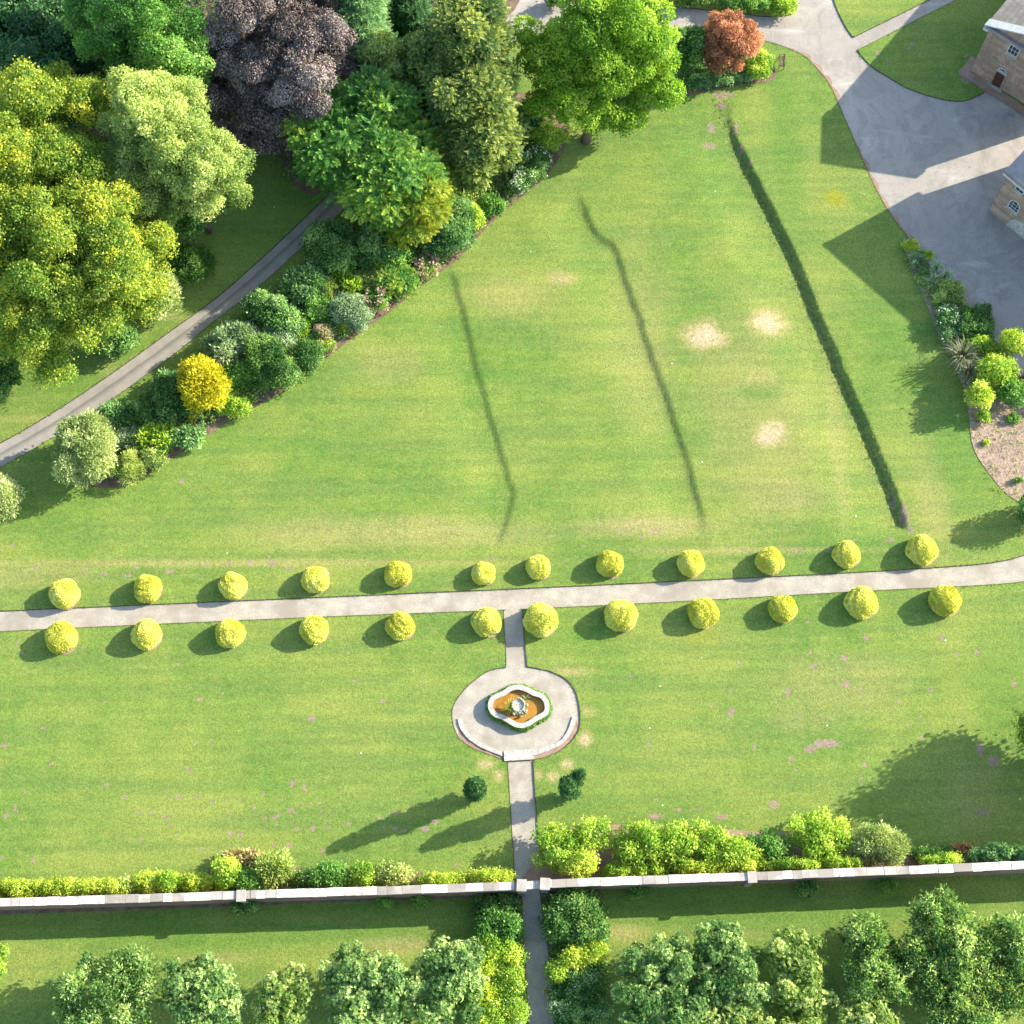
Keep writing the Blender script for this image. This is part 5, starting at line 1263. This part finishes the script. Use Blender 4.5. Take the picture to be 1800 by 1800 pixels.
# south side of the wall
s('small_shrub', 'small dark bush at the foot of the wall near the left pier', [(432, 1592, 22, 9)], 1.2, 'teal', 'leaf', .17)
s('small_shrub', 'sparse tuft at the shaded foot of the wall, left of the path', [(676, 1582, 14, 6)], .9, 'green', 'leaf', .16)
s('small_shrub', 'larger tuft at the shaded foot of the wall, left of the path', [(738, 1580, 16, 9)], 1.2, 'green', 'leaf', .17)
s('small_shrub', 'tuft at the shaded foot of the wall, right of the path', [(1120, 1566, 16, 11)], 1.2, 'green', 'leaf', .17)
s('small_shrub', 'hanging tuft at the foot of the wall in the middle right', [(1418, 1560, 20, 10)], 1.2, 'teal', 'leaf', .17)
s('small_shrub', 'small feathery tuft at the foot of the wall below the variegated dome', [(1560, 1554, 16, 9)], 1.0, 'green', 'leaf', .16)
# borders each side of the lower path
s('border_shrub', 'dark shaded planting left of the lower path just below the gateway', [(872, 1592, 40, 20)], 1.7, 'mid', 'leaf', .22)
s('border_shrub', 'mixed green bush second down on the left of the lower path', [(862, 1625, 28, 26), (896, 1630, 22, 24)], 1.9, 'green', 'leaf', .22)
s('border_shrub', 'yellow green bush third down on the left of the lower path', [(868, 1672, 34, 28), (898, 1676, 22, 24)], 1.9, 'lime', 'leaf', .2)
s('border_shrub', 'vivid yellow fern like plant at the outer left of the border', [(848, 1705, 24, 24), (848, 1750, 22, 28)], 2.0, 'limeyellow', 'spiky', .3)
s('border_shrub', 'olive flowering bush beside the lower path on the left', [(892, 1722, 30, 30)], 1.8, 'lime', 'leaf', .18, ('limeyellow', 120, .14))
s('border_shrub', 'yellow edged bush at the bottom left of the lower path', [(898, 1780, 30, 34), (865, 1795, 34, 30)], 1.8, 'lime', 'leaf', .18, ('white', 60, .12))
s('border_shrub', 'large dark green bush right of the lower path below the gateway', [(1010, 1600, 46, 34), (985, 1622, 28, 28), (1028, 1632, 34, 24)], 2.8, 'mid', 'leaf', .22)
s('border_shrub', 'pale leaved small bush at the path edge on the right', [(976, 1622, 13, 14)], 2.4, 'olive', 'leaf', .18)
s('border_shrub', 'golden yellow bush on the right of the lower path', [(1036, 1672, 26, 18), (1008, 1682, 24, 18)], 1.9, 'limeyellow', 'leaf', .17)
s('border_shrub', 'yellow green bush at the path edge under the golden one', [(982, 1706, 22, 22)], 1.6, 'lime', 'leaf', .18)
s('border_shrub', 'dark green bush with pale blue flowers right of the lower path', [(1025, 1738, 40, 34), (1000, 1770, 34, 28), (1045, 1778, 24, 26)], 1.6, 'teal', 'leaf', .17, ('lilac', 260, .10))
s('border_shrub', 'small pale pink flowering plant at the path edge on the right', [(967, 1744, 10, 11)], 1.0, 'olive', 'leaf', .13, ('pink', 120, .12))
s('border_shrub', 'green bush at the bottom edge right of the lower path', [(1015, 1812, 44, 18)], 1.4, 'green', 'leaf', .17, ('pink', 30, .1))
for i, (nm, lb, el, h, pal, mode, leaf, fl, kw) in enumerate(S):
    k = dict(leaf=leaf, mode=mode, lobes=11 if max(e[2] for e in el) < 28 else 16, lobe=.42, cover=1.5, spread=.82, jitter=.18, rag=.45, tone_sd=.24, leaf_sd=.2, zmin=.03)
    k['lobe'] = .40; k['sub'] = min(.42, .15 * h + .1); k['rag'] = .5; k['jitter'] = .22
    if any(e[2] > 1.9 * e[3] for e in el): k['lobes'] = 24; k['lobe'] = .30
    if mode in ('spiky',): k['aspect'] = .4; k['cover'] = 1.7
    k.update(kw)
    if nm == 'climber': k.update(lobes=36, lobe=.24, sub=.22, spread=.95, rag=.9, tone_sd=.3, jitter=.3); h *= .8
    if nm == 'round_shrub': k.update(spread=.96, lobe=.33, cover=1.2, core=.66, sub=.36, lobes=14, rag=.7); el = [(e[0], e[1], e[2] * 1.1, e[3] * 1.1) for e in el]
    if mode == 'frond' or max(e[2] for e in el) < 14: k['sub'] = 0
    o = plant(nm, lb, 'tree' if nm == 'young_tree' else 'plant' if 'plant' in nm or 'clump' in nm else 'grass' if 'grass' in nm else 'conifer' if 'conifer' in nm else 'climber' if nm == 'climber' else 'shrub', el, h * .5, h * .52, pal, seed=200 + i, **k)
    if fl: add_flecks(o, fl[0], fl[1], fl[2], i)
strappy('sword_leaved_plant', 'large brownish sword leaved clump at the lawn edge of the right bed', 'plant', 1690, 628, 2.4, 2.6, 120, 'strap', 5, .05)
strappy('sword_leaved_plant', 'smaller sword leaved clump below the large brownish one', 'plant', 1702, 655, 1.9, 2.2, 80, 'strap', 6, .05)
strappy('sword_leaved_plant', 'sword leaved plant cut by the right edge beside the mulch', 'plant', 1796, 668, 1.7, 2.2, 60, 'strap', 7, .05)
strappy('silver_grass', 'blue grey strappy clump in the shaded bed, upper one by the yard', 'plant', 1645, 470, 1.1, 1.1, 60, 'silver', 8, .04)
strappy('silver_grass', 'blue grey strappy clump in the shaded bed, lower one nearer the lawn', 'plant', 1640, 492, 1.1, 1.0, 60, 'silver', 10, .04)
strappy('silver_grass', 'small blue grey strappy clump right of the other two', 'plant', 1664, 484, 1.0, 1.0, 50, 'silver', 11, .04)

# low ground cover that fills the beds
def cover_bed(bp, n, label, seed, hh=.55, thr=-.22, pals=(('green', .5), ('teal', .4), ('lime', .22))):
    rngc = np.random.RandomState(seed); bb = np.array(bp); Xc = rngc.uniform(bb[:, 0].min(), bb[:, 0].max(), n); Yc = rngc.uniform(bb[:, 1].min(), bb[:, 1].max(), n)
    kk = (poly_dist(Xc, Yc, bp)[0] < -.15) & (hnoise(Xc, Yc, .8, 3) > thr)
    for palc, fr_ in pals:
        q = kk & (rngc.rand(n) < fr_); Pc = np.repeat(np.column_stack([Xc[q], Yc[q], np.full(q.sum(), BZ)]), 14, 0)
        Pc = Pc + rngc.randn(len(Pc), 3) * [.22, .22, .0] + np.column_stack([np.zeros((len(Pc), 2)), rngc.rand(len(Pc)) * hh])
        Ac = unit(rngc.randn(len(Pc), 3) * [1, 1, .6] + [0, 0, .3]); Bc = unit(np.cross(Ac, rngc.randn(len(Pc), 3) * .5 + [0, 0, 1]))
        Vc, Qc = leaf_quads(Pc, Ac, Bc, .2 * rngc.uniform(.6, 1.4, len(Pc)), .5)
        tag(mesh_np('ground_cover', Vc, Qc, LM[palc], attrs=dict(tone=np.repeat(rngc.rand(len(Pc)), 4))), label, 'ground cover', kind='stuff')
cover_bed(world([(985, 262), (950, 318), (900, 358), (850, 402), (800, 452), (735, 505), (690, 540), (600, 604), (500, 678), (450, 708), (400, 735), (300, 800), (215, 846), (120, 830), (130, 775), (240, 705), (310, 655), (440, 540), (545, 455), (650, 370), (800, 230), (960, 180)]), 16000, 'low mixed planting filling the long diagonal border', 5, .8, -.6, (('green', .4), ('teal', .35), ('olive', .25), ('lime', .2)))
cover_bed(world([(1590, 428), (1640, 478), (1715, 562), (1800, 660), (1800, 690), (1735, 700), (1705, 700), (1680, 650), (1650, 592), (1624, 525), (1600, 470)]), 1500, 'low mixed planting filling the bed beside the yard', 6, .4, -.3)
cover_bed(world([(-60, 1560), (240, 1550), (480, 1532), (700, 1540), (900, 1550), (900, 1562), (-60, 1590)]), 1500, 'low planting at the foot of the wall on its lawn side', 7, .5, -.4, (('lime', .6), ('green', .4)))
cover_bed(world([(842, 1578), (914, 1574), (918, 1640), (926, 1760), (930, 1850), (845, 1850)]), 1500, 'low planting in the border left of the lower path', 8, .5, -.5, (('lime', .5), ('green', .5)))
cover_bed(world([(956, 1572), (1056, 1568), (1064, 1640), (1066, 1850), (982, 1850), (968, 1690)]), 1800, 'low planting in the border right of the lower path', 9, .5, -.5, (('green', .5), ('mid', .6)))
cover_bed(world([(1190, 165), (1300, 146), (1355, 138), (1345, 100), (1200, 70), (1120, 80)]), 1500, 'low planting under the red maple', 10, .4, -.6, (('green', .5), ('bluegreen', .6)))
cover_bed(world([(20, 120), (200, 300), (380, 240), (500, 320), (590, 330), (720, 200), (860, 70), (860, -60), (0, -60)]), 9000, 'dark undergrowth beneath the trees at the top left', 12, .8, -.3, (('dark', .5), ('mid', .3)))

# tufts along the rim of the ditch and over the mulch
rng = np.random.RandomState(77)
def tufts(name, pts, size, pal, seed, k=6):
    r = np.random.RandomState(seed); P = np.repeat(np.array(pts, float), k, 0); P[:, :2] += r.randn(len(P), 2) * size * .5
    A = unit(r.randn(len(P), 3) * .6 + [0, 0, .9]); B = unit(np.cross(A, r.randn(len(P), 3)))
    V, Qf = leaf_quads(P, A, B, size * r.uniform(.6, 1.5, len(P)), .28)
    o = mesh_np(name, V, Qf, LM[pal], attrs=dict(tone=np.repeat(r.rand(len(P)), 4)))
    return tag(o, kind='stuff')
pts = []
for i in range(len(D1) - 1):
    a, b = D1[i], D1[i + 1]; L = np.linalg.norm(b - a)
    if L < 1e-6: continue
    t = (b - a) / L; left = -np.array([-t[1], t[0]])
    for k in range(int(L * 7)):
        u = rng.rand() * L; off = rng.choice([1.0 + rng.randn() * .16, -.05 + rng.randn() * .12, rng.uniform(.3, 1.1)], p=[.5, .22, .28]); p = a + t * u + left * off
        pts.append((p[0], p[1], 0))
P = np.array(pts); P[:, 2] = terrain(P[:, 0], P[:, 1]) - .01
o = tufts('rough_grass', P, .13, 'green', 1); tag(o, 'rough grass tufts along the rim of the ditch', 'grass')
pts = []
for k in range(260):
    px, py = rng.uniform(1705, 1800), rng.uniform(700, 885)
    c = G(px, py)
    if px - 1705 < (abs(py - 760) - 20) * .5: continue
    pts.append((c[0], c[1], BZ))
o = tufts('weeds', pts, .16, 'olive', 2, 4); tag(o, 'scattered weeds on the bark mulch', 'weeds')

# grass creeping over the path edges, and a few fallen leaves
rng = np.random.RandomState(91); pts = []
for poly in POLYS:
    n = len(poly)
    for i in range(n):
        a, b = np.array(poly[i]), np.array(poly[(i + 1) % n]); L = np.linalg.norm(b - a)
        if L < 1e-6 or L > 40: continue
        t = (b - a) / L; o_ = np.array([t[1], -t[0]])
        for k in range(int(L * 5 + rng.rand())):
            p = a + t * rng.rand() * L + o_ * rng.uniform(-.02, .14)
            if abs(p[0]) < 60 and -2 < p[1] < 135: pts.append((p[0], p[1], LZ + .0))
P = np.array(pts); dd = np.min([poly_dist(P[:, 0], P[:, 1], o)[0] for o in POLYS], axis=0); P = P[dd > -.06]
o = tufts('grass_fringe', P, .10, 'green', 3, 3); tag(o, 'grass creeping over the path edges', 'grass')
V = []; T = []
for k in range(30):
    px, py = rng.uniform(0, 1800), rng.uniform(300, 1540); c = G(px, py)
    if np.min([poly_dist(np.array([c[0]]), np.array([c[1]]), o)[0][0] for o in POLYS]) < .4: continue
    z = float(terrain(np.array([c[0]]), np.array([c[1]]))[0]) + .02; s_ = rng.uniform(.05, .10); a = rng.rand() * 6.28
    V += [(c[0] + s_ * math.cos(a + q), c[1] + s_ * math.sin(a + q) , z + .01 * math.cos(q)) for q in (0, 1.57, 3.14, 4.71)]; T += [rng.rand()] * 4
tag(mesh_np('fallen_leaves', V, np.arange(len(V)).reshape(-1, 4), LM['white'], attrs=dict(tone=T)), 'tiny pale fallen leaves scattered on the lawn', 'leaves', kind='stuff')
